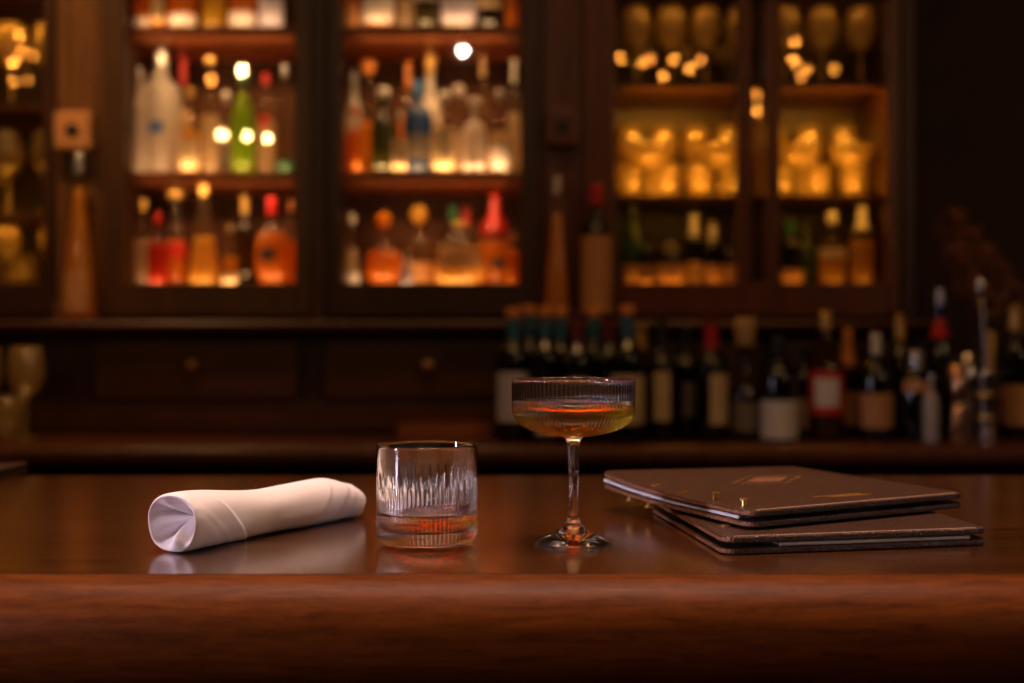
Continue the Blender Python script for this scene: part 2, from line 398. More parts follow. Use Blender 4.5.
INNER = [(X(-60)-0.012, X(45)+0.012), (X(127)-0.02, X(296)+0.02), (X(342)-0.02, X(521)+0.02), (X(615)-0.012, X(765)+0.003), (X(779)-0.001, X(886)+0.012)]
def clampx(x, r, Y):
    if Y < 3.12: return x
    for a, b in INNER:
        if a-0.08 <= x <= b+0.05: return min(max(x, a+r+0.0015), b-r-0.0015)
    return x
def bottle(name, label, cat, group, px, Y, z0, wpx, top, kind, glass, liquid=None, fill=0.55, cap=('foil_black','foil',0.13),
           lab=None, lz=(0.12,0.5), larc=1.25, p=2.0, fy=1.0, lab2=None, rot=None):
    z0 += 0.0006
    lo, hi = (3.135, 3.435) if Y > 3.12 else ((2.75, 2.976) if z0 < 1.1 else (2.99, 3.08))
    best = None
    for k in range(0, 60):
        for sg in (1, -1):
            Yc = Y + sg*k*0.004; Rc = wpx/2/F*Yc
            if Yc-Rc*fy < lo or Yc+Rc*fy > hi: continue
            if all((clampx(X(px,Yc),Rc,Yc)-x2)**2 + ((Yc-y2)/max(fy, 0.5))**2 > (Rc*(1.18 if p > 2 else 1)+r2+0.0015)**2 for x2, y2, r2, zz in PLACED if abs(zz-z0) < 0.05):
                best = Yc; break
        if best: break
    if best is None: print('NO ROOM', label, px); best = Y
    Y = best
    R = wpx/2/F*Y; x = clampx(X(px, Y), R*1.02, Y); H = Z(top, Y)-z0
    if Y > 3.12: H = min(H, {2:SH1, 1:SH2, 0:9.9}[2 if z0 < 1.5 else (1 if z0 < 1.9 else 0)]-0.026-z0)
    if Y > 3.12 and x > 0.2: H = min(H, 1.568-z0)
    PLACED.append((x, Y, R, z0))
    rz = random.uniform(-0.2,0.2)
    root = tag(empty(name, (x,Y,z0), rz if rot is None else rot), label, cat, group)
    ck, ctype, cl = cap if cap else (None,None,0)
    pr = PROF[kind]
    Hb = H
    if ctype in ('ball','disk','stopper'): Hb = H*(1-cl)
    P = [(r*R, t*Hb) for r, t in pr]
    if kind == 'wine' or kind == 'burg':
        P = [(max(r, 0.0) , z) for r, z in P]
    n = 28
    # inside faces upward so the vessel has a wall
    bm = bmesh.new(); lathe(bm, P, n, p=p, fy=fy); link('body', bm, M[glass], root, smooth=True)
    if liquid:
        Q = [(r_at(pr, t)*R-0.0025, t*Hb) for t in [0.02+(fill-0.02)*i/10 for i in range(11)]]
        Q = [(max(0.002, r), z) for r, z in Q]
        bm = bmesh.new(); lathe(bm, Q, n, p=p, fy=fy); link('liquid', bm, M[liquid], root, smooth=True)
    if cap:
        bm = bmesh.new()
        if ctype == 'foil':
            ts = [1-cl+cl*i/6 for i in range(7)]
            lathe(bm, [(r_at(pr, t)*R+0.0008, t*Hb+ (0.001 if t > 0.999 else 0)) for t in ts], 20, p=2, fy=1 if fy == 1 else 1)
        elif ctype == 'ball':
            rr = H*cl/2; rb = rr*0.95
            lathe(bm, [(0.28*R,0)]+[(max(rb*math.sin(PI*k/10),0.28*R if k < 2 else 0.001), rr*(1-math.cos(PI*k/10))) for k in range(1,11)], 20, z0=Hb)
        elif ctype == 'stopper':
            rn = pr[-1][0]*R
            lathe(bm, [(rn*1.05,-0.004),(rn*1.25,0.0),(rn*1.35,H*cl*0.85),(rn*1.15,H*cl)], 20, z0=Hb)
        elif ctype == 'disk':
            rn = pr[-1][0]*R
            lathe(bm, [(rn*0.9,0),(rn*1.9,H*cl*0.2),(rn*2.0,H*cl*0.8),(rn*1.6,H*cl)], 20, z0=Hb)
        link('cap' if ctype == 'foil' else 'stopper', bm, M[ck], root, smooth=True)
    for k, lb in enumerate((lab, lab2)):
        if not lb: continue
        (m_, z_) = (lb, lz) if k == 0 else lb
        bm = bmesh.new(); rows = []
        for i in range(7):
            t = z_[0]+(z_[1]-z_[0])*i/6
            row = []
            for j in range(17):
                a = -PI/2 - larc + 2*larc*j/16
                c, s = math.cos(a), math.sin(a); kk = (abs(c)**p+abs(s)**p)**(-1/p)
                rr = r_at(pr, t)*R+0.0009
                row.append((rr*kk*c, rr*kk*s*fy-(0.0006 if fy < 1 else 0), t*Hb))
            rows.append(row)
        rings(bm, rows, False, False, False); link('paper_label', bm, M[m_], root, smooth=True)
    return root

# --- liquor cabinet beside the left pilaster -------------------------------
G1, G2, G3 = 'bottles on the top shelf of the liquor cabinets', 'bottles on the middle shelf of the liquor cabinets', 'bottles on the bottom shelf of the liquor cabinets'
def LB(label, px, w, top, kind, glass, liquid=None, cap=('foil_black','foil',0.13), row=2, Y=3.21, name='liquor_bottle', **kw):
    z0 = {1:SH2, 2:SH1, 3:FLOORZ}[row]; g = {1:G1, 2:G2, 3:G3}[row]
    return bottle(name, label, 'bottle', g, px, Y, z0, w, top, kind, glass, liquid, cap=cap, **kw)
# top shelf, first cabinet (necks are cut off by the picture)
T = dict(row=1)  # white bands at the bottle feet are light there, drawn as labels
LB('orange-red bottle with lit pale base first on the top shelf, by the left pilaster', 138, 21, -98, 'vodka', 'g_clear', 'l_orange', lab='label_white', lz=(0.03,0.10), **T)
LB('cream-labelled slim bottle between two orange bottles on the top shelf', 158, 13, -90, 'long', 'g_clear', 'l_amber', Y=3.17, lab='label_cream', lz=(0.06,0.5), **T)
LB('wide orange bottle with lit white base on the top shelf', 182, 30, -100, 'fat', 'g_clear', 'l_orange', lab='label_white', lz=(0.03,0.12), **T)
LB('yellow liqueur bottle on the top shelf', 214, 26, -95, 'vodka', 'g_clear', 'l_yellow', fill=0.62, **T)
LB('orange bottle with lit white base right of the yellow liqueur', 243, 27, -100, 'fat', 'g_clear', 'l_orange', lab='label_white', lz=(0.03,0.14), **T)
LB('clear bottle with pale blue label last on the first top shelf', 272, 26, -92, 'vodka', 'g_clear', 'l_water', lab='label_lilac', lz=(0.03,0.4), **T)
# middle shelf, first cabinet
LB('slim clear bottle against the cabinet side left of the tall frosted bottle', 134, 14, 68, 'long', 'g_frost', None, cap=('foil_silver','foil',0.1))
LB('tall frosted white bottle with round shoulders and a small blue mark', 161, 39, 50, 'vodka', 'g_frost', None, cap=('foil_silver','foil',0.14), lab='label_blue', lz=(0.33,0.42), larc=0.35)
LB('bottle with a bright red capsule behind the tall frosted one', 183, 20, 50, 'wine', 'g_clear', 'l_water', Y=3.33, cap=('foil_red','foil',0.24), lab='label_cream', lz=(0.05,0.4))
LB('cream-labelled squat bottle right of the tall frosted bottle', 190, 20, 88, 'short', 'g_clear', 'l_gold', Y=3.19, cap=('foil_gold','stopper',0.1), lab='label_cream', lz=(0.05,0.45))
LB('slender clear bottle with brass stopper between cream and green bottles', 210, 19, 55, 'long', 'g_clear', 'l_water', cap=('brass','ball',0.1))
LB('green liqueur bottle in the middle of the first cabinet', 243, 25, 72, 'long', 'g_clear', 'l_green', cap=('foil_green','foil',0.12), fill=0.80)
LB('clear bottle with a red seal right of the green one', 266, 20, 74, 'vodka', 'g_clear', 'l_water', cap=('foil_red','foil',0.1), lab='label_red', lz=(0.48,0.58), larc=0.6, Y=3.28)
LB('clear bottle with a teal base last on the first middle shelf', 285, 18, 66, 'long', 'g_clear', 'l_teal', cap=('foil_silver','foil',0.12), fill=0.12)
LB('grey-labelled short bottle behind the brass-stoppered one', 226, 20, 92, 'short', 'g_clear', 'l_water', Y=3.34, cap=('foil_silver','stopper',0.12), lab='label_grey', lz=(0.1,0.5))
# bottom shelf, first cabinet
B3 = dict(row=3)
LB('slim clear bottle at the left end of the bottom shelf under the frosted bottle', 140, 20, 200, 'long', 'g_clear', 'l_water', cap=('foil_gold','foil',0.12), **B3)
LB('red aperitif bottle on the bottom shelf', 158, 20, 214, 'short', 'g_clear', 'l_red', cap=('foil_red','foil',0.14), fill=0.62, **B3)
LB('bottle with a broad gold disk cap beside the red aperitif', 176, 22, 190, 'fat', 'g_clear', 'l_orange', cap=('foil_gold','disk',0.1), lab='label_red', lz=(0.35,0.52), Y=3.24, **B3)
LB('tall cone-shouldered golden bottle on the bottom shelf', 204, 32, 184, 'cone', 'g_clear', 'l_gold', cap=('foil_gold','foil',0.1), fill=0.5, Y=3.20, **B3)
LB('thin amber bottle with a cream foot right of the golden cone', 230, 15, 225, 'long', 'g_clear', 'l_amber', cap=('cork','stopper',0.1), lab='label_cream', lz=(0.03,0.25), Y=3.17, **B3)
LB('dark brown bottle left of the round orange decanter', 245, 19, 196, 'wine', 'g_brown', 'l_brown', cap=('foil_gold','foil',0.2), Y=3.26, **B3)
LB('round orange bottle with a dark oval emblem in the first cabinet', 272, 37, 198, 'round', 'g_clear', 'l_orange', cap=('foil_red','foil',0.2), fill=0.62, fy=0.7, lab='label_dark', lz=(0.30,0.44), larc=0.45, **B3)
LB('slim orange bottle in the corner right of the round orange one', 291, 12, 200, 'long', 'g_clear', 'l_orange', cap=('foil_orange','foil',0.14), Y=3.27, **B3)
# top shelf, second cabinet
LB('orange bottle first on the second cabinet top shelf', 351, 19, -95, 'vodka', 'g_clear', 'l_orange', lab='label_tan', lz=(0.02,0.2), **T)
LB('wide bottle with a large pinkish white label on the top shelf', 379, 34, -100, 'fat', 'g_clear', 'l_orange', lab='label_white', lz=(0.05,0.5), **T)
LB('clear bottle right of the wide pink label', 406, 18, -92, 'long', 'g_clear', 'l_water', **T)
LB('dark olive bottle on the top shelf', 426, 23, -98, 'wine', 'g_olive', 'l_brown', lab='label_white', lz=(0.22,0.5), **T)
LB('wide lilac-white bottle on the top shelf', 458, 34, -100, 'fat', 'g_frost', None, p=4, lab='label_lilac', lz=(0.06,0.55), **T)
LB('black-green bottle on the top shelf right of the lilac one', 489, 25, -96, 'wine', 'g_dark', None, lab='label_cream', lz=(0.17,0.5), **T)
LB('slim bright orange bottle last on the second top shelf', 512, 16, -90, 'short', 'g_clear', 'l_orange', fill=0.7, **T)
# middle shelf, second cabinet
LB('clear white bottle behind the small orange one at the shelf end', 350, 18, 72, 'long', 'g_frost', None, cap=('foil_silver','foil',0.12), Y=3.30)
LB('red-orange bottle low at the left end of the second middle shelf', 354, 18, 108, 'fat', 'g_clear', 'l_orange', cap=('foil_red','stopper',0.08), fill=0.7, Y=3.18)
LB('amber bottle with a rounded wooden stopper', 368, 18, 60, 'vodka', 'g_clear', 'l_amber', cap=('foil_orange','ball',0.13), Y=3.29)
LB('olive green bottle with a white cap on the middle shelf', 383, 24, 88, 'fat', 'g_olive', 'l_green', cap=('foil_white','stopper',0.1), fill=0.6, Y=3.20)
LB('narrow cream bottle left of the blue-shouldered bottle', 400, 15, 112, 'short', 'g_clear', 'l_water', cap=('foil_white','foil',0.12), lab='label_cream', lz=(0.03,0.5), Y=3.17)
LB('orange-capped bottle rising behind the blue-shouldered bottle', 408, 20, 62, 'long', 'g_clear', 'l_amber', cap=('foil_orange','foil',0.22), Y=3.33)
LB('blue-shouldered bottle with a pale blue base', 418, 29, 82, 'short', 'g_blue', 'l_sky', cap=('foil_blue','foil',0.15), fill=0.10, Y=3.22, lab='label_grey', lz=(0.16,0.42))
LB('tall bottle with a gold stopper and white shoulder behind the blue one', 430, 24, 52, 'vodka', 'g_frost', None, cap=('foil_gold','stopper',0.15), Y=3.32)
LB('cream bottle with a yellow label in the second cabinet', 444, 25, 92, 'fat', 'g_clear', 'l_water', cap=('foil_white','stopper',0.09), lab='label_cream', lz=(0.05,0.6), Y=3.19)
LB('clear decanter with a ground glass stopper', 459, 19, 84, 'round', 'g_clear', 'l_water', cap=('g_frost','ball',0.14), Y=3.25)
LB('squat clear bottle with pale shoulders right of the decanter', 474, 24, 98, 'short', 'g_frost', None, cap=('foil_white','disk',0.09), Y=3.18)
LB('slender bottle with a long olive stopper', 483, 17, 55, 'long', 'g_clear', 'l_yellow', cap=('cork','stopper',0.16), Y=3.32, fill=0.3)
LB('wide pale bottle near the right end of the second middle shelf', 500, 22, 90, 'short', 'g_clear', 'l_water', cap=('foil_silver','stopper',0.1), lab='label_white', lz=(0.05,0.35), Y=3.20)
LB('clear bottle with a cream cap last on the second middle shelf', 514, 15, 60, 'long', 'g_clear', 'l_water', cap=('foil_white','foil',0.2), Y=3.27)
# bottom shelf, second cabinet
LB('slim clear bottle at the left end of the second bottom shelf', 352, 18, 215, 'cone', 'g_clear', 'l_water', cap=('foil_white','foil',0.12), lab='label_white', lz=(0.03,0.2), **B3)
LB('orange decanter with a round stopper', 384, 39, 212, 'round', 'g_clear', 'l_orange', cap=('l_orange','ball',0.2), fill=0.6, fy=0.75, name='decanter', **B3)
LB('tall gold bottle with a round stopper', 419, 33, 205, 'vodka', 'g_clear', 'l_gold', cap=('l_gold','ball',0.22), fill=0.32, lab='label_tan', lz=(0.12,0.4), Y=3.22, **B3)
LB('flat round gold bottle with a wide dark label, largest on its shelf', 459, 55, 222, 'disc', 'g_clear', 'l_gold', cap=('foil_gold','stopper',0.08), fill=0.42, fy=0.45, lab='label_tan', lz=(0.32,0.68), larc=0.9, Y=3.19, **B3)
LB('green-capped bottle behind the flat round gold one', 453, 20, 206, 'wine', 'g_brown', 'l_brown', cap=('foil_green','foil',0.2), Y=3.33, **B3)
LB('red-capped bottle behind the flat round gold one', 466, 20, 208, 'wine', 'g_brown', 'l_brown', cap=('foil_red','foil',0.25), Y=3.35, **B3)
LB('orange bottle with a long bright red capsule', 495, 33, 193, 'long', 'g_clear', 'l_orange', cap=('foil_red','foil',0.44), fill=0.5, lab='label_dark', lz=(0.22,0.32), larc=0.4, Y=3.23, **B3)
LB('slim orange bottle in the corner right of the long red capsule', 513, 13, 232, 'short', 'g_clear', 'l_orange', cap=('foil_orange','foil',0.16), fill=0.7, Y=3.17, **B3)
LB('small pale lilac miniature bottle between decanter and gold bottle', 407, 9, 252, 'fat', 'g_frost', None, cap=('foil_silver','foil',0.15), lab='label_lilac', lz=(0.1,0.55), Y=3.16, **B3)

# --- bottles in the gold-lit cabinets ----------------------------------------
GD = 'bottles on the bottom shelves of the gold-lit cabinets'
def GB(label, px, w, top, kind, glass, liquid=None, cap=('foil_black','foil',0.13), Y=3.20, **kw):
    return bottle('liquor_bottle', label, 'bottle', GD, px, Y, FLOORZ, w, top, kind, glass, liquid, cap=cap, **kw)
GB('green-glinting dark bottle beside the door stile under the gold glasses', 632, 22, 205, 'burg', 'g_green', 'l_green', lab='label_tan', lz=(0.05,0.28), fill=0.5)
GB('slim dark bottle with a small tan label', 646, 13, 230, 'wine', 'g_dark', None, lab='label_tan', lz=(0.05,0.4), Y=3.17)
GB('broad bottle with the widest tan label of its shelf', 670, 33, 232, 'fat', 'g_brown', 'l_brown', lab='label_tan', lz=(0.05,0.42))
GB('dark bottle with a long cream capsule', 694, 20, 213, 'wine', 'g_dark', None, cap=('foil_white','foil',0.30), lab='label_tan', lz=(0.05,0.35))
GB('dark bottle with a short cream cap', 713, 20, 224, 'wine', 'g_dark', None, cap=('foil_white','foil',0.26), lab='label_tan', lz=(0.05,0.36))
GB('brown bottle against the muntin of the gold-lit door', 730, 14, 235, 'short', 'g_brown', 'l_amber', lab='label_tan', lz=(0.1,0.45))
GB('dark bottle with a wide low tan label at the left of the last cabinet', 790, 25, 222, 'wine', 'g_dark', None, lab='label_tan', lz=(0.08,0.28), cap=('foil_green','foil',0.2))
GB('green bottle behind the wide low label', 806, 20, 214, 'burg', 'g_green', 'l_green', Y=3.30)
GB('golden whisky bottle in the middle of the last cabinet', 832, 27, 212, 'short', 'g_clear', 'l_gold', cap=('foil_white','stopper',0.14), lab='label_cream', lz=(0.45,0.6))
GB('golden bottle with a pale neck right of the middle one', 862, 25, 208, 'vodka', 'g_clear', 'l_gold', cap=('foil_white','foil',0.28), fill=0.6)
GB('slim brown bottle beside the last door stile', 882, 13, 225, 'long', 'g_brown', 'l_amber')

# --- glassware -------------------------------------------------------------
def glass_bm(kind):
    bm = bmesh.new()
    if kind == 'wine':
        o = [(0.032,0),(0.033,0.002),(0.012,0.005),(0.004,0.012),(0.0035,0.085),(0.007,0.095),(0.026,0.108),(0.038,0.130),(0.040,0.150),(0.036,0.185),(0.032,0.205)]
        i = [(0.0308,0.205),(0.0348,0.185),(0.0388,0.150),(0.0368,0.131),(0.025,0.110),(0.004,0.099)]
    elif kind == 'coupe':
        o = [(0.030,0),(0.031,0.002),(0.010,0.005),(0.004,0.012),(0.0035,0.066),(0.008,0.074),(0.036,0.086),(0.048,0.104),(0.050,0.128)]
        i = [(0.0486,0.128),(0.0465,0.105),(0.035,0.0885),(0.004,0.078)]
    elif kind == 'tumbler':
        o = [(0.030,0),(0.034,0.004),(0.037,0.05),(0.039,0.092)]
        i = [(0.0372,0.092),(0.0352,0.05),(0.032,0.010),(0.004,0.008)]
    elif kind == 'flute':
        o = [(0.028,0),(0.029,0.002),(0.010,0.005),(0.0035,0.012),(0.0035,0.075),(0.012,0.095),(0.024,0.135),(0.027,0.18),(0.024,0.22)]
        i = [(0.0228,0.22),(0.0258,0.18),(0.0228,0.137),(0.011,0.098),(0.003,0.092)]
    lathe(bm, o+i, 24)
    me = bpy.data.meshes.new(kind+'_glass'); bmesh.ops.recalc_face_normals(bm, faces=bm.faces[:]); bm.to_mesh(me); bm.free()
    me.materials.append(M['g_ware']); me.polygons.foreach_set('use_smooth', [True]*len(me.polygons))
    return me
GM = {k: glass_bm(k) for k in ('wine','coupe','tumbler','flute')}
NM = {'wine':'wine_glass','coupe':'coupe_glass','tumbler':'tumbler_glass','flute':'champagne_flute'}
def ware(kind, px, Y, z, label, group, s=1.0, flip=False):
    o = bpy.data.objects.new(NM[kind], GM[kind]); COL.objects.link(o)
    rr = {'wine':0.040,'coupe':0.050,'tumbler':0.039,'flute':0.029}[kind]*s
    o.location = (clampx(X(px,Y), rr, Y), Y, z+0.0006); o.scale = (s,s,s)
    return tag(o, label, 'glass', group)
def row(kind, p0, p1, n, Y, z, label, group, s=1.0):
    r = {'wine':0.040,'coupe':0.050,'tumbler':0.039,'flute':0.029}[kind]*s
    xa, xb = X(p0, Y), X(p1, Y)
    if Y > 3.12:
        a, b = [c for c in INNER if c[0] < (xa+xb)/2 < c[1]][0]
        xa, xb = max(xa, a+r+0.002), min(xb, b-r-0.002)
    for i in range(n):
        ware(kind, 512+(xa+(xb-xa)*(i/(n-1) if n > 1 else 0.5))*F/Y, Y, z, label, group, s)
# gold cabinet beside the middle pilaster
row('coupe', 650, 722, 2, 3.20, 1.587, 'gold-lit coupe glass in the front row of the cabinet beside the middle pilaster', 'front coupes, cabinet beside the middle pilaster')
row('tumbler', 630, 757, 4, 3.29, 1.587, 'gold-lit tumbler behind the coupes in the cabinet beside the middle pilaster', 'tumblers, cabinet beside the middle pilaster', 1.0)
row('wine', 630, 757, 4, 3.385, 1.587, 'tall gold-lit wine glass at the back of the cabinet beside the middle pilaster', 'back wine glasses, cabinet beside the middle pilaster')
row('wine', 636, 757, 4, 3.22, 1.861, 'dim wine glass on the upper shelf of the cabinet beside the middle pilaster', 'upper wine glasses, cabinet beside the middle pilaster', 0.95)
row('coupe', 640, 745, 3, 3.34, 1.861, 'dim coupe behind the wine glasses, upper shelf of the cabinet beside the middle pilaster', 'upper coupes, cabinet beside the middle pilaster')
# last cabinet
row('coupe', 800, 850, 2, 3.20, 1.587, 'gold-lit coupe glass in the front row of the last cabinet before the bare wall', 'front coupes, last cabinet')
row('tumbler', 750, 905, 3, 3.29, 1.587, 'gold-lit tumbler behind the coupes in the last cabinet before the bare wall', 'tumblers, last cabinet')
row('wine', 750, 905, 3, 3.385, 1.587, 'tall gold-lit wine glass at the back of the last cabinet before the bare wall', 'back wine glasses, last cabinet')
row('wine', 750, 905, 3, 3.22, 1.861, 'dim wine glass on the upper shelf of the last cabinet before the bare wall', 'upper wine glasses, last cabinet', 0.95)
# cut-off cabinet
row('wine', -80, 60, 3, 3.20, FLOORZ+0.001, 'wine glass on the bottom shelf of the cabinet cut off by the picture edge', 'bottom wine glasses, cut-off cabinet', 0.74)
row('tumbler', -80, 60, 3, 3.32, FLOORZ+0.001, 'tumbler on the bottom shelf of the cabinet cut off by the picture edge', 'bottom tumblers, cut-off cabinet', 1.0)
row('wine', -80, 60, 3, 3.20, 1.546, 'wine glass on the middle shelf of the cabinet cut off by the picture edge', 'middle wine glasses, cut-off cabinet')
row('coupe', -80, 60, 2, 3.33, 1.546, 'coupe behind the wine glasses, middle shelf of the cabinet cut off by the picture edge', 'middle coupes, cut-off cabinet')
row('wine', -80, 60, 3, 3.22, 1.811, 'wine glass on the upper shelf of the cabinet cut off by the picture edge', 'upper wine glasses, cut-off cabinet')
# glasses standing on the back counter under it
row('wine', -16, 26, 2, 2.90, 1.0145, 'wine glass standing on the back counter below the cut-off cabinet', 'wine glasses on the back counter')
ware('tumbler', 8, 2.98, 1.0145, 'tumbler behind the wine glasses on the back counter below the cut-off cabinet', 'tumblers on the back counter')

# --- ledge bottles ---------------------------------------------------------
LZ = 1.281
def CB(label, px, w, top, kind, glass, liquid=None, cap=('foil_black','foil',0.13), Y=2.90, z=1.0145, grp='bottles standing on the back counter', name='wine_bottle', **kw):
    return bottle(name, label, 'bottle', grp, px, Y, z, w, top, kind, glass, liquid, cap=cap, **kw)
CB('tall cone-shaped pale copper bottle on the ledge in front of the left pilaster', 79, 33, 155, 'cone', 'g_clear', 'l_amber', Y=3.035, z=LZ, grp='bottles on the cabinet ledge', name='cone_bottle', cap=('foil_silver','foil',0.12), fill=0.8, lab='label_tan', lz=(0.05,0.30), larc=0.8)
CB('tall cone-shaped glinting bottle on the ledge in front of the middle pilaster', 557, 25, 178, 'cone', 'g_clear', 'l_amber', Y=3.035, z=LZ, grp='bottles on the cabinet ledge', name='cone_bottle', cap=('foil_silver','foil',0.12), fill=0.75)
CB('red-capped wine bottle with a large brown label standing high on the ledge', 596, 30, 185, 'wine', 'g_dark', None, Y=3.03, z=LZ, grp='bottles on the cabinet ledge', cap=('foil_red','foil',0.15), lab='label_tan', lz=(0.06,0.62), larc=1.5)

# --- wine bottles on the back counter ----------------------------------------
tl = 'foil_teal'
def cork_top(c): return (c,'foil',0.24)
specs = [
 ('teal-capped wine bottle with a lilac-white label, outermost beside the coupe', 513, 34, 309, 'wine', tl, 'label_lilac', (0.15,0.52), 2.86),
 ('teal-capped wine bottle second from the outside behind the coupe bowl', 529, 33, 307, 'wine', tl, None, None, 2.97),
 ('teal-capped wine bottle with a low white label behind the coupe bowl', 545, 33, 308, 'wine', tl, 'label_white', (0.06,0.3), 2.86),
 ('teal-capped wine bottle right of the low white label', 560, 33, 309, 'wine', tl, None, None, 2.97),
 ('wine-red capped bottle among the teal-capped ones', 577, 33, 312, 'wine', 'foil_wine', 'label_grey', (0.15,0.5), 2.88),
 ('teal-capped wine bottle with a cream label partly behind the coupe', 594, 33, 309, 'wine', tl, 'label_white', (0.05,0.35), 2.97),
 ('dark red capped bottle right behind the coupe rim', 609, 33, 312, 'wine', 'foil_wine', None, None, 2.88),
 ('teal-capped wine bottle with a cream label right of the coupe bowl', 627, 34, 307, 'wine', tl, 'label_cream', (0.14,0.50), 2.86),
 ('short-necked dark bottle with glints behind the cream labels', 641, 32, 325, 'wine', 'foil_gold', 'label_cream', (0.15,0.52), 2.98),
 ('dark wine bottle with a narrow cream label, next after the teal-capped row', 661, 33, 322, 'wine', 'foil_black', 'label_cream', (0.17,0.58), 2.88),
 ('dark wine bottle with a faint grey label', 686, 34, 325, 'wine', 'foil_black', 'label_grey', (0.2,0.5), 2.92),
 ('wine bottle with a bright red capsule and cream label', 711, 34, 321, 'wine', 'foil_red', 'label_cream', (0.14,0.56), 2.88),
]
for lab_, px, w_, top, kind, capc, lbm, lz, Y in specs:
    narrow = px in (661,)
    b = CB(lab_, px, w_, top, kind, 'g_dark', None, cap=(capc,'foil',0.24), Y=Y, lab=lbm, lz=lz or (0.1,0.5), larc={661:0.5, 711:0.62, 686:0.35}.get(px, 1.3 if px in (513,627) else 0.7), rot={711:0.42, 661:-0.05}.get(px))
    if capc == tl:
        bm = bmesh.new(); R_ = w_/2/F*Y; H_ = Z(top,Y)-1.0145
        lathe(bm, [(R_*0.40,0),(R_*0.43,0.002),(R_*0.43,0.020),(R_*0.36,0.0225)], 18, z0=H_-0.0205)
        link('lit_capsule_top', bm, M['foil_orange'], b, smooth=True)  # orange light on the teal capsule tops, put in as orange foil
CB('brown jug bottle with a wide cork top on the back counter', 745, 31, 318, 'jug', 'g_brown', 'l_brown', cap=('cork','stopper',0.22), Y=2.88, name='liquor_bottle', lab='label_grey', lz=(0.1,0.4))
CB('black bottle with the widest white label on the back counter', 779, 37, 338, 'fat', 'g_dark', None, cap=('foil_black','foil',0.2), Y=2.86, name='liquor_bottle', lab='label_white', lz=(0.03,0.40), larc=1.35)
CB('dark bottle with a narrow pale label right of the widest white label', 804, 26, 345, 'wine', 'g_dark', None, Y=2.96, lab='label_cream', lz=(0.1,0.42), larc=0.6)
CB('tall bottle with a red label and white centre', 826, 34, 312, 'long', 'g_brown', 'l_red', cap=('foil_gold','foil',0.15), Y=2.88, name='liquor_bottle', lab='label_red', lz=(0.20,0.54), larc=1.4, lab2=None)
CB('dark bottle with a long orange capsule', 848, 25, 329, 'long', 'g_dark', None, cap=('foil_orange','foil',0.34), Y=2.95, name='liquor_bottle', lab='label_tan', lz=(0.12,0.42), larc=0.8)
CB('dark bottle with a cream neck and slanting tan label', 876, 34, 334, 'short', 'g_dark', None, cap=('foil_white','foil',0.2), Y=2.88, name='liquor_bottle', lab='label_tan', lz=(0.12,0.44), larc=1.2)
CB('tall dark bottle with a cream capsule behind the tan label', 900, 26, 316, 'wine', 'g_dark', None, cap=('foil_gold','foil',0.22), Y=2.98)
CB('dark bottle with an amber collar and silver cap left of the jiggers', 916, 35, 352, 'fat', 'g_dark', None, cap=('foil_silver','foil',0.2), Y=2.87, name='liquor_bottle', lab='label_tan', lz=(0.55,0.68), larc=1.0)
CB('grey slim bottle left of the tilted jigger', 931, 15, 375, 'short', 'g_frost', None, cap=('foil_silver','foil',0.15), Y=2.84, name='liquor_bottle')
CB('tall bottle with a red band under a silver pourer', 940, 27, 290, 'long', 'g_dark', None, cap=('foil_silver','foil',0.10), Y=2.99, name='liquor_bottle', lab='foil_red', lz=(0.68,0.80), larc=3.0)
CB('dark bottle at the picture edge behind the jiggers', 1016, 34, 305, 'wine', 'g_dark', None, cap=('foil_gold','foil',0.2), Y=2.96, lab='label_tan', lz=(0.1,0.4))
# white centre of the red label
bm = bmesh.new(); rows = []
R_ = 34/2/F*2.88
for t in (0,1,2,3,4):
    zz = 0.075+0.062*t/4
    rows.append([((R_+0.0016)*math.cos(-PI/2-0.75+1.5*j/10), (R_+0.0016)*math.sin(-PI/2-0.75+1.5*j/10), zz) for j in range(11)])
rings(bm, rows, False, False, False)
rb = [o for o in COL.objects if o.get('label') == 'tall bottle with a red label and white centre'][0]
link('inner_label', bm, M['label_white'], rb, smooth=True)

# --- bar tools ---------------------------------------------------------------
def shaker(name, label, cat, px, Y, h, r, mat, lean=0.0, kind='jigger'):
    root = tag(empty(name, (X(px,Y),Y,1.0145)), label, cat, 'bar tools on the back counter')
    if kind == 'jigger':
        prof = [(r*0.96,0),(r,0.003),(r*0.62,h*0.48),(r*0.50,h*0.52),(r*0.62,h*0.56),(r,h*0.997),(r*0.94,h),(r*0.9,h*0.99),(r*0.5,h*0.58)]
    else:
        prof = [(r*0.80,0),(r*0.84,0.004),(r,h*0.97),(r*1.03,h),(r*0.96,h),(r*0.78,0.01)]
    bm = bmesh.new(); lathe(bm, prof, 32)
    b = link('cup', bm, M[mat], root, smooth=True)
    return root
s = shaker('mixing_tin', 'tall steel mixing tin holding a bar spoon near the picture edge', 'shaker', 987, 2.87, 0.152, 0.027, 'steel', kind='tin')
for q, z in enumerate((0.045,0.095)):
    bm = bmesh.new(); rr = 0.027*(0.84+0.16*z/0.152)
    lathe(bm, [(rr,z),(rr+0.002,z+0.004),(rr+0.002,z+0.008),(rr,z+0.012)], 32); link('band', bm, M['brass'], s, smooth=True)
sp = tag(empty('bar_spoon', (X(983,2.87),2.856,1.03)), 'long bar spoon leaning out of the steel mixing tin', 'spoon')
bm = bmesh.new(); tube(bm, [(0.004,0,0),(0.002,0,0.12),(-0.004,0,0.26),(-0.009,0,0.30)], [0.003,0.003,0.003,0.003]); link('handle', bm, M['steel'], sp, smooth=True)
bm = bmesh.new(); lathe(bm, [(0.001,-0.008),(0.006,-0.004),(0.0075,0.0),(0.006,0.004),(0.001,0.008)], 16, cx=-0.002, z0=0.235); link('knop', bm, M['steel'], sp, smooth=True)
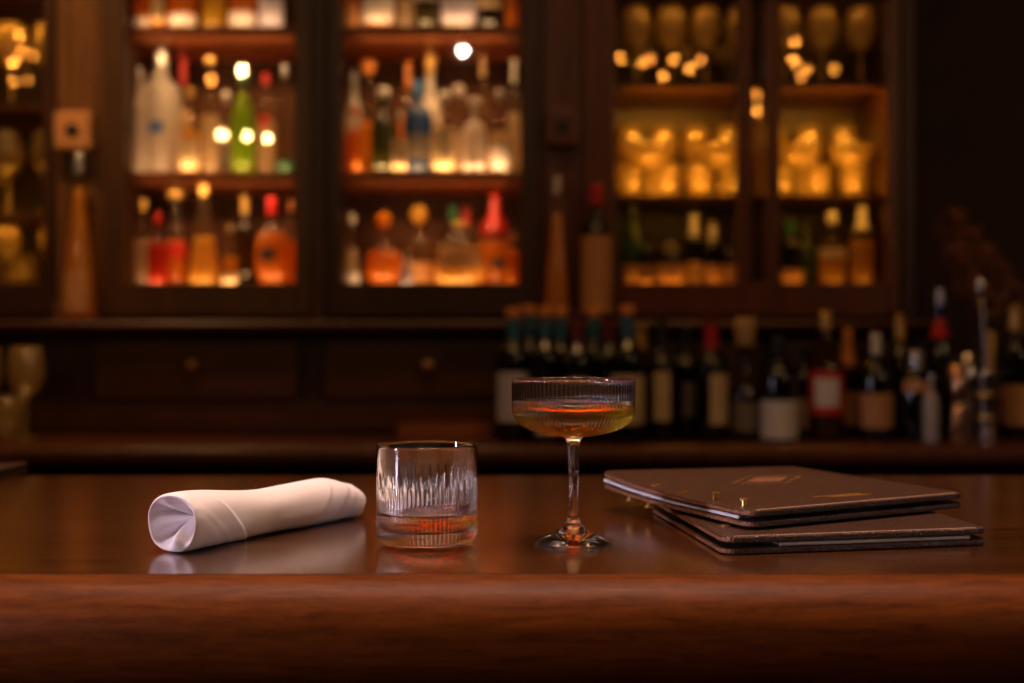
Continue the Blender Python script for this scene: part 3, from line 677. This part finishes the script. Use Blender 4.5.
bm = bmesh.new(); lathe(bm, [(0.002,0),(0.007,0.01),(0.011,0.03),(0.010,0.045),(0.004,0.055)], 16, cx=-0.009, z0=0.29, fy=0.4); link('paddle', bm, M['steel'], sp, smooth=True)
md = tag(empty('muddler', (X(990,2.87),2.87,1.019)), 'bright brass muddler standing in the steel mixing tin', 'muddler')
bm = bmesh.new(); tube(bm, [(-0.004,0.004,0),(0.0,0.003,0.12),(0.003,0.002,0.225),(0.003,0.002,0.235)], [0.008,0.008,0.011,0.009], 16); link('rod', bm, M['foil_gold'], md, smooth=True)
shaker('jigger', 'copper-toned double jigger standing left of the tall mixing tin', 'jigger', 957, 2.86, 0.165, 0.021, 'copper')
shaker('jigger', 'small steel jigger behind the copper-toned one', 'jigger', 968, 2.96, 0.19, 0.022, 'steel')

# --- box on the back counter -----------------------------------------------
bxr = tag(empty('wooden_box', (X(443,2.95),2.95,1.0145), 0.12), 'low orange-brown wooden box on the back counter behind the tumbler', 'box')
boxes('box_body', [(-0.105,0.105,-0.05,0.05,0,0.038)], M['shelf_lit'], bxr, bev=0.004)
boxes('lid', [(-0.107,0.107,-0.052,0.052,0.0385,0.052)], M['nosing'], bxr, bev=0.004)

# --- dried flowers -----------------------------------------------------------
dr = tag(empty('dried_flower_arrangement', (1.13,3.16,1.0145)), 'dried brown hydrangea arrangement beside the cabinets, behind the bar tools', 'flowers')
M['dried'] = plain('dried_petal', (0.30,0.10,0.035), 0.8, nscale=40, noise=0.4)
M['stemb'] = plain('dried_stem', (0.10,0.045,0.02), 0.8)
bm = bmesh.new(); lathe(bm, [(0.035,0),(0.045,0.01),(0.055,0.08),(0.04,0.14),(0.028,0.16),(0.032,0.175),(0.026,0.175),(0.022,0.15)], 28); link('vase', bm, M['black'], dr, smooth=True)
rnd = random.Random(3)
heads = [(-0.06,0.0,0.50,0.042),(-0.025,0.02,0.47,0.045),(-0.05,-0.02,0.43,0.04),(0.01,-0.01,0.43,0.045),(0.045,0.01,0.385,0.045),(0.0,0.03,0.37,0.04),(-0.03,-0.03,0.36,0.04),(0.07,-0.02,0.33,0.045),(0.02,-0.03,0.31,0.04),(0.10,0.0,0.26,0.04)]
for hx, hy, hz, hr in heads:
    bm = bmesh.new(); tube(bm, [(0,0,0.16),(hx*0.4,hy*0.4,0.16+(hz-0.16)*0.5),(hx,hy,hz)], [0.0025,0.002,0.0015], 6); link('stem', bm, M['stemb'], dr)
    bm = bmesh.new()
    for k in range(70):
        d = Vector((rnd.gauss(0,1),rnd.gauss(0,1),rnd.gauss(0,1))).normalized()
        c = Vector((hx,hy,hz)) + d*hr*rnd.uniform(0.75,1.0)
        u = d.orthogonal().normalized(); w_ = d.cross(u)
        a = rnd.uniform(0,PI); u, w_ = u*math.cos(a)+w_*math.sin(a), w_*math.cos(a)-u*math.sin(a)
        s_ = rnd.uniform(0.006,0.011)
        for q in range(4):
            aa = q*PI/2; e1 = u*math.cos(aa)+w_*math.sin(aa); e2 = w_*math.cos(aa)-u*math.sin(aa)
            v = [bm.verts.new(c), bm.verts.new(c+e1*s_*0.6+e2*s_*0.4+d*0.002), bm.verts.new(c+e1*s_+d*0.004), bm.verts.new(c+e1*s_*0.6-e2*s_*0.4+d*0.002)]
            bm.faces.new(v)
    link('flower_head', bm, M['dried'], dr)

# ------------------------------------------------------------------ tumbler
NT = 36
def tumbler():
    root = tag(empty('tumbler', (-0.0683,1.045,BAR+0.0003)), 'cut-glass tumbler with a finger of whiskey on the bar beside the napkin', 'glass')
    Ro, Hh, Ri, zf = 0.0405, 0.080, 0.0378, 0.0115
    n = NT*2*8
    rows = []
    zs = [(0.030,0.0)]
    outer = []
    for i in range(7):
        a = PI/2*i/6; outer.append((Ro-0.009+0.009*math.sin(a)*1.0, 0.0006+0.009*(1-math.cos(a))))
    for i in range(1, 46): outer.append((Ro, 0.0096+(Hh-0.0012-0.0096)*i/45))
    rim = [(Ro-0.0003,Hh-0.0004),(Ro-0.0007,Hh),(Ro-0.0010,Hh),(Ro-0.0014,Hh-0.0004)]
    inner = [(Ro-0.0016,Hh-0.0015),(Ri+0.0006,0.068),(Ri,0.058),(Ri,0.04),(Ri,0.028),(Ri,0.024),(Ri,zf+0.009)]
    for i in range(1, 7):
        a = PI/2*i/6; inner.append((Ri-0.008+0.008*math.cos(a), zf+0.008-0.008*math.sin(a)))
    inner += [(0.015,zf-0.0004),(0.003,zf-0.0006)]
    def cut(th, z):
        c = math.cos(NT*th); d = 0.0
        for sgn, zt in ((1,0.0570),(-1,0.0475)):
            m_ = max(0.0, min(1.0, (zt-z)/0.010))
            if m_ > 0: d = max(d, max(0.0, sgn*c-(1-m_**0.7)))
        fade = sstep(0.000, 0.006, z)
        return 0.0015*d*fade
    rows.append([(0.026*math.cos(2*PI*k/n), 0.026*math.sin(2*PI*k/n), 0.0012) for k in range(n)])
    for r, z in outer:
        rows.append([((r-cut(2*PI*k/n,z))*math.cos(2*PI*k/n), (r-cut(2*PI*k/n,z))*math.sin(2*PI*k/n), z) for k in range(n)])
    for r, z in rim+inner:
        rows.append([(r*math.cos(2*PI*k/n), r*math.sin(2*PI*k/n), z) for k in range(n)])
    bm = bmesh.new(); rings(bm, rows)
    link('glass_body', bm, M['crystal'], root, smooth=True)
    o = 0.00012
    q = [(0.003,zf-0.0006-o),(0.015,zf-0.0004-o)]
    for i in range(6,-1,-1):
        a = PI/2*i/6; q.append((Ri-0.008+0.008*math.cos(a)+o, zf+0.008-0.008*math.sin(a)-o))
    q += [(Ri+o,0.024),(Ri+o,0.0265),(Ri-0.0006,0.0262),(Ri-0.002,0.0260),(0.003,0.0260)]
    bm = bmesh.new(); lathe(bm, q, 96); link('whiskey', bm, M['whiskey'], root, smooth=False)
    for p_ in root.children[-1].data.polygons: p_.use_smooth = abs(p_.normal.z) < 0.98
tumbler()
# ------------------------------------------------------------------ coupe
def coupe():
    root = tag(empty('ribbed_coupe_glass', (0.0494,1.045,BAR+0.0003)), 'tall-stemmed ribbed coupe glass filled with an amber cocktail on the bar', 'glass')
    NR = 88; n = NR*8; R, Ht = 0.0497, 0.1324
    bowl = []
    zc, hh = 0.107, 0.0215
    for i in range(0, 22): 
        t = PI/2*i/22
        bowl.append((R*math.sin(t)**0.92 if t > 0 else 0, zc-hh*math.cos(t)))
    bowl = [b for b in bowl if b[0] > 0.0062]
    for i in range(0, 14): bowl.append((R, zc+(Ht-0.0005-zc)*i/13))
    stem = [(0.003,0.0006),(0.012,0.0005),(0.024,0.0003),(0.0300,0.0),(0.0312,0.0),(0.0320,0.0008),(0.0322,0.0018),(0.0310,0.0027),(0.024,0.0052),(0.016,0.0088),(0.010,0.0122),(0.0065,0.0155),(0.0046,0.020),(0.0038,0.027),(0.0037,0.040),(0.0040,0.055),(0.0046,0.068),(0.0054,0.078),(0.0060,0.083)]
    rim = [(R-0.0005,Ht),(R-0.0013,Ht)]
    wall = 0.0017
    inner = []
    for i in range(0, 8): inner.append((R-wall, Ht-0.0008-(Ht-0.0008-zc)*i/7))
    for i in range(20, 0, -1):
        t = PI/2*i/21
        inner.append(((R-wall)*math.sin(t)**0.92, zc-(hh-wall*1.1)*math.cos(t)))
    def rib(th, r, z):
        if z < 0.083: return 0.0
        m_ = sstep(0.012, 0.03, r)*sstep(Ht, Ht-0.003, z)
        return 0.0007*m_*abs(math.sin(NR*th/2.0))**0.8*-1.0 + 0.0
    rows = []
    for r, z in stem+bowl:
        rows.append([((r+rib(2*PI*k/n,r,z))*math.cos(2*PI*k/n), (r+rib(2*PI*k/n,r,z))*math.sin(2*PI*k/n), z) for k in range(n)])
    for r, z in rim+inner:
        rows.append([(r*math.cos(2*PI*k/n), r*math.sin(2*PI*k/n), z) for k in range(n)])
    bm = bmesh.new(); rings(bm, rows); link('glass_body', bm, M['crystal'], root, smooth=True)
    o = 0.0001; top = 0.1145
    q = []
    for i in range(1, 21):
        t = PI/2*i/21
        q.append(((R-wall)*math.sin(t)**0.92+o, zc-(hh-wall*1.1)*math.cos(t)-o))
    q += [(R-wall+o,zc),(R-wall+o,top+0.0006),(R-wall-0.0006,top+0.0002),(R-wall-0.002,top),(0.003,top)]
    bm = bmesh.new(); lathe(bm, q, 128); l = link('cocktail', bm, M['cocktail'], root)
    for p_ in l.data.polygons: p_.use_smooth = abs(p_.normal.z) < 0.98
coupe()

# ------------------------------------------------------------------ napkin
def napkin():
    A = Vector((-0.258,1.003,0)); B = Vector((-0.158,1.195,0)); ax = (B-A).normalized(); Ln = (B-A).length
    side = Vector((ax.y,-ax.x,0))       # to the camera / right
    up = Vector((0,0,1))
    n = 160; ns = 120
    def hgt(s):   # full height
        return 0.0455 - 0.0090*sstep(0.0,0.55,s) + 0.002*sstep(0.5,0.85,s) - 0.006*sstep(0.88,1.0,s)
    def wid(s): return 0.050 - 0.006*sstep(0,0.35,s) + 0.004*sstep(0.5,0.9,s)
    def shape(s, th):
        h, w_ = hgt(s)/2, wid(s)/2
        c, sn = math.cos(th), math.sin(th)
        p = 2.35
        k = (abs(c)**p+abs(sn)**p)**(-1/p)
        rr = 1.0
        # wrapped hem lines running diagonally round the roll
        for s0, slope, amp, w0 in ((0.32,0.115,0.0016,0.010),(0.235,0.15,0.0005,0.05),(0.16,0.13,0.0006,0.05),(0.70,-0.07,0.0013,0.018),(0.80,-0.08,0.0012,0.02),(0.90,-0.05,0.0012,0.015)):
            a = (th+PI/2) % (2*PI)            # 0 at the bottom, pi at the top
            if a > PI: a = a-2*PI
            line = s0 - slope*(a-0.6)
            vis = sstep(-0.2,0.3,a)*sstep(2.9,2.2,a)
            rr += amp/ h * vis * (sstep(line+w0*0.4, line-w0*0.4, s) * math.exp(-max(0,line-s)/0.10))
        rr += 0.010*math.sin(3*th+9*s)*math.sin(7*s+1) + 0.006*math.sin(5*th-14*s)
        x_ = c*k*w_*rr; z_ = sn*k*h*rr
        return x_, z_
    def pt(s, th, scale=1.0, ds=0.0, dx=0.0, dz=0.0):
        x_, z_ = shape(s, th)
        h = hgt(s)/2
        bow = 0.006*math.sin(PI*min(1,max(0,s)))
        P = A + ax*(s*Ln+ds) + side*(x_*scale+dx-bow*0.6) + up*(BAR+0.0006+h+z_*scale+dz)
        if P.z < BAR+0.0005: P.z = BAR+0.0005
        return P
    rows = []
    # left end: gathered opening folded inwards
    ths = [2*PI*k/n for k in range(n)]
    def capd(th, rho):
        """offset along the axis (positive = inwards) of the gathered end"""
        t = 1-rho
        d = 0.018*t**0.75
        for a0, wdt, amp in ((2.65,0.18,0.014),(3.95,0.16,0.015),(1.75,0.25,0.006),(5.6,0.22,0.005),(0.6,0.25,0.005)):
            da = (th-a0+PI) % (2*PI)-PI
            d += amp*math.exp(-(da/wdt)**2)*math.sin(PI*min(1,t*0.95))**0.8
        for a0, wdt, amp in ((5.05,0.50,0.015),(3.35,0.35,0.003),(2.2,0.3,0.004)):
            da = (th-a0+PI) % (2*PI)-PI
            d -= amp*math.exp(-(da/wdt)**2)*math.sin(PI*t)**0.7
        return d
    cx_, cz_ = 0.006, 0.003
    for j in range(26, 0, -1):
        rho = max(0.03, 1-(j/26.0)*1.0)
        rows.append([pt(0.0, th, rho*0.90, ds=capd(th,rho)-0.0072*(0.5+0.5*rho), dx=cx_*(1-rho), dz=cz_*(1-rho)) for th in ths])
    for i, (sc, ds) in enumerate(((0.90,-0.0074),(0.935,-0.0070),(0.965,-0.0058),(0.985,-0.0040),(0.996,-0.0018),(1.0,0.0))):
        rows.append([pt(0.0, th, sc, ds=ds) for th in ths])
    for i in range(1, ns+1):
        s = i/ns
        rows.append([pt(s, th) for th in ths])
    # far end: rounds over and droops into a soft corner
    for i in range(1, 17):
        t = i/16.0; sc = math.cos(t*PI/2*0.985)**0.75
        r2 = []
        for th in ths:
            corner = max(0, math.cos(th+0.25))**3
            P = pt(1.0, th, sc, ds=0.013*math.sin(t*PI/2)*(1.0+0.35*math.sin(4*th)*(1-t)), dx=0.006*sstep(0,1,t), dz=-0.006*t)
            r2.append(P)
        rows.append(r2)
    bm = bmesh.new(); rings(bm, rows)
    c0 = Vector(((A.x+B.x)/2,(A.y+B.y)/2,BAR))
    bmesh.ops.translate(bm, vec=-c0, verts=bm.verts[:])
    o = link('rolled_napkin', bm, M['cloth'], smooth=True, loc=c0)
    tag(o, 'white cloth napkin rolled up and lying on the bar with its gathered end facing out', 'napkin')
napkin()

# ------------------------------------------------------------------ menus
def slab(name, Fp, U, V, z0, th, mat_top, mat_side, parent, rad=0.012, bend=None, inset=0.0, n_edge=22, smooth=False):
    """rounded slab: F + u*U + v*V, u,v in 0..1; bend(u,v)->dz"""
    lu, lv = U.length, V.length
    eu, ev = U.normalized(), V.normalized()
    bm = bmesh.new()
    gu, gv = 30, 34
    def pos(u, v, dz):
        # u,v metres
        # rounded corners: squeeze points in the corner squares
        a, b = min(max(u,inset),lu-inset), min(max(v,inset),lv-inset)
        P = Fp + eu*a + ev*b
        return Vector((P.x,P.y, z0+dz+(bend(a/lu,b/lv) if bend else 0)))
    # outline (counter-clockwise), then shrink rings to the centre so the top stays a clean grid
    def outline(off):
        pts = []
        r = max(0.0005, rad-off)
        a0, a1, b0, b1 = inset+off, lu-inset-off, inset+off, lv-inset-off
        for (cu,cv,s) in ((a1-r,b0+r,-PI/2),(a1-r,b1-r,0),(a0+r,b1-r,PI/2),(a0+r,b0+r,PI)):
            for k in range(7):
                a = s+PI/2*k/6; pts.append((cu+r*math.cos(a), cv+r*math.sin(a)))
        # densify straight runs
        out = []
        for i, p_ in enumerate(pts):
            q_ = pts[(i+1) % len(pts)]
            d = math.hypot(q_[0]-p_[0], q_[1]-p_[1])
            m_ = n_edge if (i % 7 == 6) else 1
            for k in range(m_): out.append((p_[0]+(q_[0]-p_[0])*k/m_, p_[1]+(q_[1]-p_[1])*k/m_))
        return out
    bv = min(0.0011, th*0.35)
    rows = []
    cu, cv = lu/2, lv/2
    def ring(off, dz, sc=1.0):
        return [pos(cu+(a-cu)*sc, cv+(b-cv)*sc, dz) for a, b in outline(off)]
    for sc in (0.05,0.3,0.6,0.85): rows.append(ring(bv, 0, sc))
    rows.append(ring(bv, 0)); rows.append(ring(bv*0.3, bv*0.3)); rows.append(ring(0, bv)); rows.append(ring(0, th-bv)); rows.append(ring(bv*0.3, th-bv*0.3)); rows.append(ring(bv, th))
    for sc in (0.97,0.85,0.6,0.3,0.05): rows.append(ring(bv, th, sc))
    vr = rings(bm, rows)
    me_faces = list(bm.faces)
    bm.faces.ensure_lookup_table()
    for f in bm.faces:
        c = f.calc_center_median()
        f.material_index = 0
    # side band gets the raw-edge material
    side = set(vr[6]) | set(vr[7])
    nr = n_edge*4+24; k0, k1 = 2*(n_edge+6), 3*(n_edge+6)+6
    raw = set(vr[6][k0:k1]) | set(vr[7][k0:k1])
    for f in bm.faces:
        if all(v in side for v in f.verts):
            if all(v in raw for v in f.verts): f.material_index = 1
    return link(name, bm, None, parent, mats=[mat_top, mat_side], smooth=smooth)

def post(parent, P, h, zbase, up=True):
    bm = bmesh.new()
    if up: prof = [(0.0024,0),(0.0024,h-0.0014),(0.0045,h-0.0012),(0.0046,h-0.0003),(0.0038,h)]
    else:  prof = [(0.0038,-h),(0.0046,-h+0.0003),(0.0045,-h+0.0012),(0.0024,-h+0.0014),(0.0024,0)]
    lathe(bm, prof, 20, cx=P.x, cy=P.y, z0=zbase)
    link('binding_post', bm, M['brass'], parent, smooth=False)

def menu(label, Fp, Rp, Lp, z, gap, bendk, posts, under, decor=False, page_inset=0.006, pshift=0.0):
    root = tag(empty('leather_menu', (Fp.x,Fp.y,z)), label, 'menu')
    O = Vector((0,0,0)); U = Rp-Fp; V = Lp-Fp
    bl = lambda u, v: bendk*0.65*(max(0,v-0.45)/0.55)**2*(1-u)**1.2
    bu = lambda u, v: bendk*(max(0,v-0.40)/0.60)**2*(1-u)**1.0
    k_ = ((V.length-0.010)/V.length, 0.013/V.length) if not pshift else (1.0, 0.0)
    bp = lambda u, v: 0.5*(bl(u, v*k_[0]+k_[1])+bu(u, v*k_[0]+k_[1]))
    th = 0.0046
    c1 = slab('rear_cover', O, U, V, 0.0, th, M['leather'], M['leather_edge'], root, bend=bl)
    pg = slab('paper_sheets', O+U.normalized()*(-0.0045+pshift)+V.normalized()*(0.013 if not pshift else -0.0035), U-U.normalized()*pshift*1.1, V-V.normalized()*(0.010 if not pshift else 0.0), th+0.0003, gap-0.0012, M['paper'], M['paper'], root, rad=0.002, bend=bp, inset=page_inset)
    c2 = slab('front_cover', O, U, V, th+gap, th, M['leather'], M['leather_edge'], root, bend=bu)
    eu, ev = U.normalized(), V.normalized()
    top = 2*th+gap
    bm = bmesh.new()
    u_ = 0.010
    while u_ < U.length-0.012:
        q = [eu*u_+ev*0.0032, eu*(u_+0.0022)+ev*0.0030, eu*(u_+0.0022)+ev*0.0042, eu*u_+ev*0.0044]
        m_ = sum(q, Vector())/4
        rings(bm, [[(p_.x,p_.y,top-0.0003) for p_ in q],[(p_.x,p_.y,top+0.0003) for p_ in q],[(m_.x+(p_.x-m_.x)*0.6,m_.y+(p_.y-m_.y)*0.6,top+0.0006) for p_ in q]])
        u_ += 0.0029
    link('edge_glint_beads', bm, M['edge_glint'], c2)  # light tan beads stand in for the highlight along the folded cover edge
    for (u, v, h) in posts:
        P = eu*u + ev*v
        post(root, P, h, top+bu(u/U.length, v/V.length))
    for (u, v, h) in under:
        P = eu*u + ev*v
        post(root, P, h, bl(u/U.length, v/V.length), up=False)
    if decor:
        # copper diamond stamp in the middle of the cover
        bm = bmesh.new()
        c = Vector((0.245,1.246,0))-Fp
        d1, d2 = Vector((0.0400,0.0345,0)), Vector((0.011,-0.030,0))
        ring = [c+d1, c+d2, c-d1, c-d2]
        for sc0, sc1 in ((1.0,0.90),(0.62,0.0)):
            a_ = [c+(p_-c)*sc0 for p_ in ring]; b_ = [c+(p_-c)*sc1 for p_ in ring]
            tz = lambda p_: top+bu((p_-O).dot(eu)/U.length, (p_-O).dot(ev)/V.length)
            rows_ = [[(p_.x,p_.y,tz(p_)-0.0003) for p_ in a_],[(p_.x,p_.y,tz(p_)+0.0006) for p_ in a_],[(p_.x,p_.y,tz(p_)+0.0006) for p_ in b_]]
            if sc1 > 0: rings(bm, rows_+[[(p_.x,p_.y,tz(p_)-0.0003) for p_ in b_]], False, False)
            else: rings(bm, rows_[:2])
        link('diamond_stamp', bm, M['stamp'], c2)
        # gold foil line of small capitals between two rules
        bm = bmesh.new()
        base = eu*(U.length*0.42)+ev*(V.length*0.155)
        def gb(u0,u1,v0,v1):
            q = [base+eu*u0+ev*v0, base+eu*u1+ev*v0, base+eu*u1+ev*v1, base+eu*u0+ev*v1]
            rings(bm, [[(p_.x,p_.y,top-0.0002) for p_ in q],[(p_.x,p_.y,top+0.0003) for p_ in q]])
        gb(0.012,0.060,-0.0048,-0.0036); gb(0.0,0.056,0.0052,0.0062)
        x_ = 0.012; rr = random.Random(5)
        for k in range(10):
            kind = rr.choice('EIHLTO')
            w_ = 0.0030
            if kind in 'EHLO': gb(x_,x_+0.0008,-0.0022,0.0034)
            if kind in 'EL': gb(x_+0.0008,x_+w_,-0.0022,-0.0012)
            if kind in 'HO': gb(x_+w_-0.0008,x_+w_,-0.0022,0.0034)
            if kind in 'ET': gb(x_,x_+w_,0.0026,0.0034)
            if kind in 'TI': gb(x_+w_/2-0.0004,x_+w_/2+0.0004,-0.0022,0.0034)
            if kind in 'HE': gb(x_+0.0008,x_+w_-0.0008,0.0003,0.0010)
            if kind == 'O': gb(x_+0.0008,x_+w_-0.0008,-0.0022,-0.0014); gb(x_+0.0008,x_+w_-0.0008,0.0026,0.0034)
            x_ += w_+0.0012
        link('gold_stamp', bm, M['gold'], c2)
    return root
# lower menu
menu('lower brown leather menu lying flat on the bar under the other menu', Vector((0.160,0.985,0)), Vector((0.380,1.035,0)), Vector((0.132,1.238,0)), BAR+0.0004, 0.0042, 0.0, [(0.02,0.06,0.0010)], [], pshift=0.045)
menu('upper brown leather menu with copper diamond and gold lettering, resting on the lower one', Vector((0.186,1.018,0)), Vector((0.400,1.145,0)), Vector((0.086,1.262,0)), BAR+0.0004+0.0134+0.0022, 0.0040, 0.008,
     [(0.016,0.030,0.0062),(0.016,0.075,0.0062),(0.014,0.125,0.0012),(0.014,0.175,0.0012)], [(0.009,0.180,0.006),(0.009,0.217,0.006)], decor=True)
menu('brown leather menu at the far edge of the bar, cut off by the picture side', Vector((-0.80,1.36,0)), Vector((-0.60,1.42,0)), Vector((-0.80,1.56,0)), BAR+0.0004, 0.003, 0.0, [], [])

bq = tag(empty('reflector_bench', (0,-1.5,0)), 'unseen cream bench added to reflect light onto the tumbler', 'bench')  # unseen bench added as a bright reflection for the tumbler
boxes('base', [(-1.5,1.5,-0.25,0.30,0.0,0.30)], M['wood_v'], bq, bev=0.01)
for k in range(3):
    boxes('seat_cushion', [(-1.495+k,-0.505+k,-0.10,0.32,0.301,0.45)], M['label_white'], bq, bev=0.03)
    boxes('back_cushion', [(-1.495+k,-0.505+k,-0.24,-0.105,0.32,0.93)], M['label_white'], bq, bev=0.04)
# ------------------------------------------------------------------ pendant lamps over the guests (seen mirrored in the cabinet panes)
D = 6.3; PY = 2*3.1055-D
def bulb_at(px, py, power, r=0.014, dy=0.0, col=(1.0,0.62,0.26)):
    Dv = D-dy; Yr = PY+dy
    return (X(px,Dv), Yr, Z(py,Dv), power, r, col)
bulbs = {}
def pendant(name, label, lst, glow):
    xs = sum(b[0] for b in lst)/len(lst); ys = sum(b[1] for b in lst)/len(lst)
    root = tag(empty(name, (xs,ys,2.995)), label, 'lamp', 'pendant lamps over the guests')
    bm = bmesh.new(); lathe(bm, [(0.05,-0.02),(0.05,0.0)], 24); link('ceiling_rose', bm, M['old_brass'], root, smooth=False)
    for bx, by, bz, pw, r, col in lst:
        x, y, z = bx-xs, by-ys, bz-2.995
        bm = bmesh.new(); tube(bm, [(0,0,-0.01),(x*0.6,y*0.6,-0.06),(x,y,max(-0.12,z+0.08)),(x,y,z+0.03)], 0.003, 6); link('cord', bm, M['old_brass'], root)
        bm = bmesh.new(); lathe(bm, [(0.004,0.03),(0.009,0.028),(0.011,0.012)], 12, cx=x, cy=y, z0=z); link('socket', bm, M['brass'], root, smooth=True)
        bm = bmesh.new(); bmesh.ops.create_icosphere(bm, subdivisions=1, radius=r); bmesh.ops.translate(bm, vec=(x,y,z), verts=bm.verts[:])
        key = (round(pw,1), col)
        if key not in bulbs: bulbs[key] = emit('bulb_glow', col, pw)
        link('bulb', bm, bulbs[key], root, smooth=True)
W = (1.0,0.60,0.24); O_ = (1.0,0.34,0.05)
S = 1.0
pendant('pendant_lamp', 'three-bulb brass pendant lamp', [bulb_at(222,135,420*S,0.012,col=W),bulb_at(247,136,380*S,0.011,col=W),bulb_at(268,138,380*S,0.011,col=W)], 1)
pendant('pendant_lamp', 'two-bulb brass pendant lamp', [bulb_at(242,71,450*S,0.015,0.2,col=W),bulb_at(211,80,130*S,0.012,0.2,col=O_)], 1)
pendant('pendant_lamp', 'single-bulb brass pendant lamp', [bulb_at(463,51,560*S,0.015,col=(1,0.86,0.62))], 1)
pendant('chandelier', 'brass chandelier with nine small bulbs', [bulb_at(621,58,150,0.010,col=O_),bulb_at(641,63,117,0.010,0.1,col=O_),bulb_at(650,60,70,0.010,-.1,col=O_),bulb_at(663,77,132,0.010,col=O_),bulb_at(674,60,117,0.010,0.1,col=O_),
     bulb_at(690,69,127,0.011,-.1,col=O_),bulb_at(701,60,70,0.010,col=O_),bulb_at(757,95,93,0.010,col=O_),bulb_at(757,112,127,0.010,col=O_)], 1)
pendant('chandelier', 'brass chandelier with five small bulbs', [bulb_at(794,42,140,0.011,col=O_),bulb_at(793,61,150,0.011,0.1,col=O_),bulb_at(807,70,93,0.010,-.1,col=O_),bulb_at(834,70,80,0.010,col=O_),bulb_at(801,77,75,0.010,0.1,col=O_)], 1)
pendant('chandelier', 'brass chandelier with six small bulbs', [bulb_at(20,35,140,0.011,col=O_),bulb_at(21,51,85,0.011,0.1,col=O_),bulb_at(33,55,85,0.010,-.1,col=O_),bulb_at(13,63,192,0.014,col=O_),bulb_at(13,82,75,0.010,0.1,col=O_),bulb_at(28,80,52,0.010,0.0,col=O_)], 1)

# ------------------------------------------------------------------ lights
def area(name, loc, target, size, power, col, sy=None, spread=None):
    l = bpy.data.lights.new(name, 'AREA'); l.energy = power; l.color = col; l.size = size
    if sy: l.shape = 'RECTANGLE'; l.size_y = sy
    if spread: l.spread = math.radians(spread)
    o = bpy.data.objects.new(name, l); COL.objects.link(o); o.location = loc
    d = Vector(target)-Vector(loc); o.rotation_euler = d.to_track_quat('-Z','Y').to_euler()
    return o
def point(name, loc, power, col, r=0.03):
    l = bpy.data.lights.new(name, 'POINT'); l.energy = power; l.color = col; l.shadow_soft_size = r
    o = bpy.data.objects.new(name, l); COL.objects.link(o); o.location = loc; return o
WARM = (1.0,0.58,0.24); AMB = (1.0,0.42,0.045)
area('bar_light', (-0.1,1.15,2.93), (-0.1,1.10,1.07), 2.6, 17.0, (1.0,0.65,0.49), sy=0.22, spread=80)
area('room_light', (2.7,-0.7,2.5), (0,1.0,1.1), 0.4, 6.0, (1.0,0.68,0.36))
area('window_daylight', (-2.98,0.1,1.6), (-0.2,1.1,1.1), 0.28, 3.0, (0.86,0.72,0.95), sy=0.9, spread=38)
area('cool_glint_light', (2.98,-0.1,1.5), (0.0,1.0,1.1), 0.04, 0.28, (0.55,0.70,1.0), sy=0.5, spread=50)  # added cool slit of light for glints on the glasses; no door there
area('bench_fill_light', (0,-0.95,2.95), (0,-0.96,1.0), 2.4, 9.0, (1.0,0.62,0.45), sy=0.3, spread=60)  # added to light the unseen bench so it shows in the tumbler
area('backbar_light', (0.1,1.9,2.95), (0.1,3.0,1.2), 2.0, 2.2, (1.0,0.50,0.17), sy=0.2, spread=110)
area('pilaster_light', (-1.06,2.62,2.6), (-1.04,3.08,1.65), 0.08, 1.0, (1.0,0.52,0.20), spread=60)
for c_ in (211.5,431.5):
    x_ = X(c_)
    for zt, zb, pw in ((SH2-0.03,SH1,1.2),(SH1-0.03,FLOORZ,1.0),(2.5,SH2,0.75)):
        area('shelf_light', (x_,3.152,zb+0.012), (x_,3.30,zb+0.10), 0.38, pw*0.20, (1.0,0.56,0.24), sy=0.010, spread=150)
        area('shelf_top_light', (x_,3.150,zt), (x_,3.30,zt-0.16), 0.36, pw*0.62, (1.0,0.58,0.25), sy=0.012)
        area('shelf_back_light', (x_,3.385,zt-0.004), (x_,3.384,zt-0.6), 0.36, pw*0.90, (1.0,0.56,0.22), sy=0.02, spread=100)
for c_, pw0 in ((683,1.0),(832,0.9),(-6,0.6)):
    x_ = X(c_)
    for zt, zb, pw in ((1.845,1.586,2.6),(2.085,1.86,0.25),(1.568,FLOORZ,0.22)):
        if c_ < 0: zt -= 0.045; zb -= 0.045 if zb > 1.4 else 0.0; pw = max(min(pw, 1.4), 0.8)
        area('cabinet_top_light', (x_,3.150,zt), (x_,3.30,zt-0.2), 0.26, pw*pw0*0.6, AMB, sy=0.012)
        area('cabinet_light', (x_,3.150,zb+0.012), (x_,3.30,zb+0.1), 0.26, pw*pw0*0.15, AMB, sy=0.010, spread=150)

wd = bpy.data.worlds.new('world'); wd.use_nodes = True; SC.world = wd
wd.node_tree.nodes['Background'].inputs[0].default_value = (0.5,0.6,0.9,1)
wd.node_tree.nodes['Background'].inputs[1].default_value = 0.04

# ------------------------------------------------------------------ camera
cam = bpy.data.cameras.new('camera'); co = bpy.data.objects.new('camera', cam); COL.objects.link(co)
co.location = (0,0,CAMZ); co.rotation_euler = (PI/2,0,0)
cam.sensor_width = 36; cam.lens = F*36/1024
cam.dof.use_dof = True; cam.dof.focus_distance = 1.03; cam.dof.aperture_fstop = 3.2
cam.clip_start = 0.05
SC.camera = co
SC.view_settings.view_transform = 'Standard'; SC.view_settings.look = 'None'
SC.view_settings.exposure = 0.0; SC.view_settings.gamma = 1.0; SC.view_settings.use_curve_mapping = False
cy_ = SC.cycles
cy_.use_denoising = True
cy_.max_bounces = 20; cy_.transmission_bounces = 18; cy_.glossy_bounces = 8; cy_.diffuse_bounces = 4; cy_.transparent_max_bounces = 40
cy_.sample_clamp_indirect = 30.0; cy_.blur_glossy = 0.5
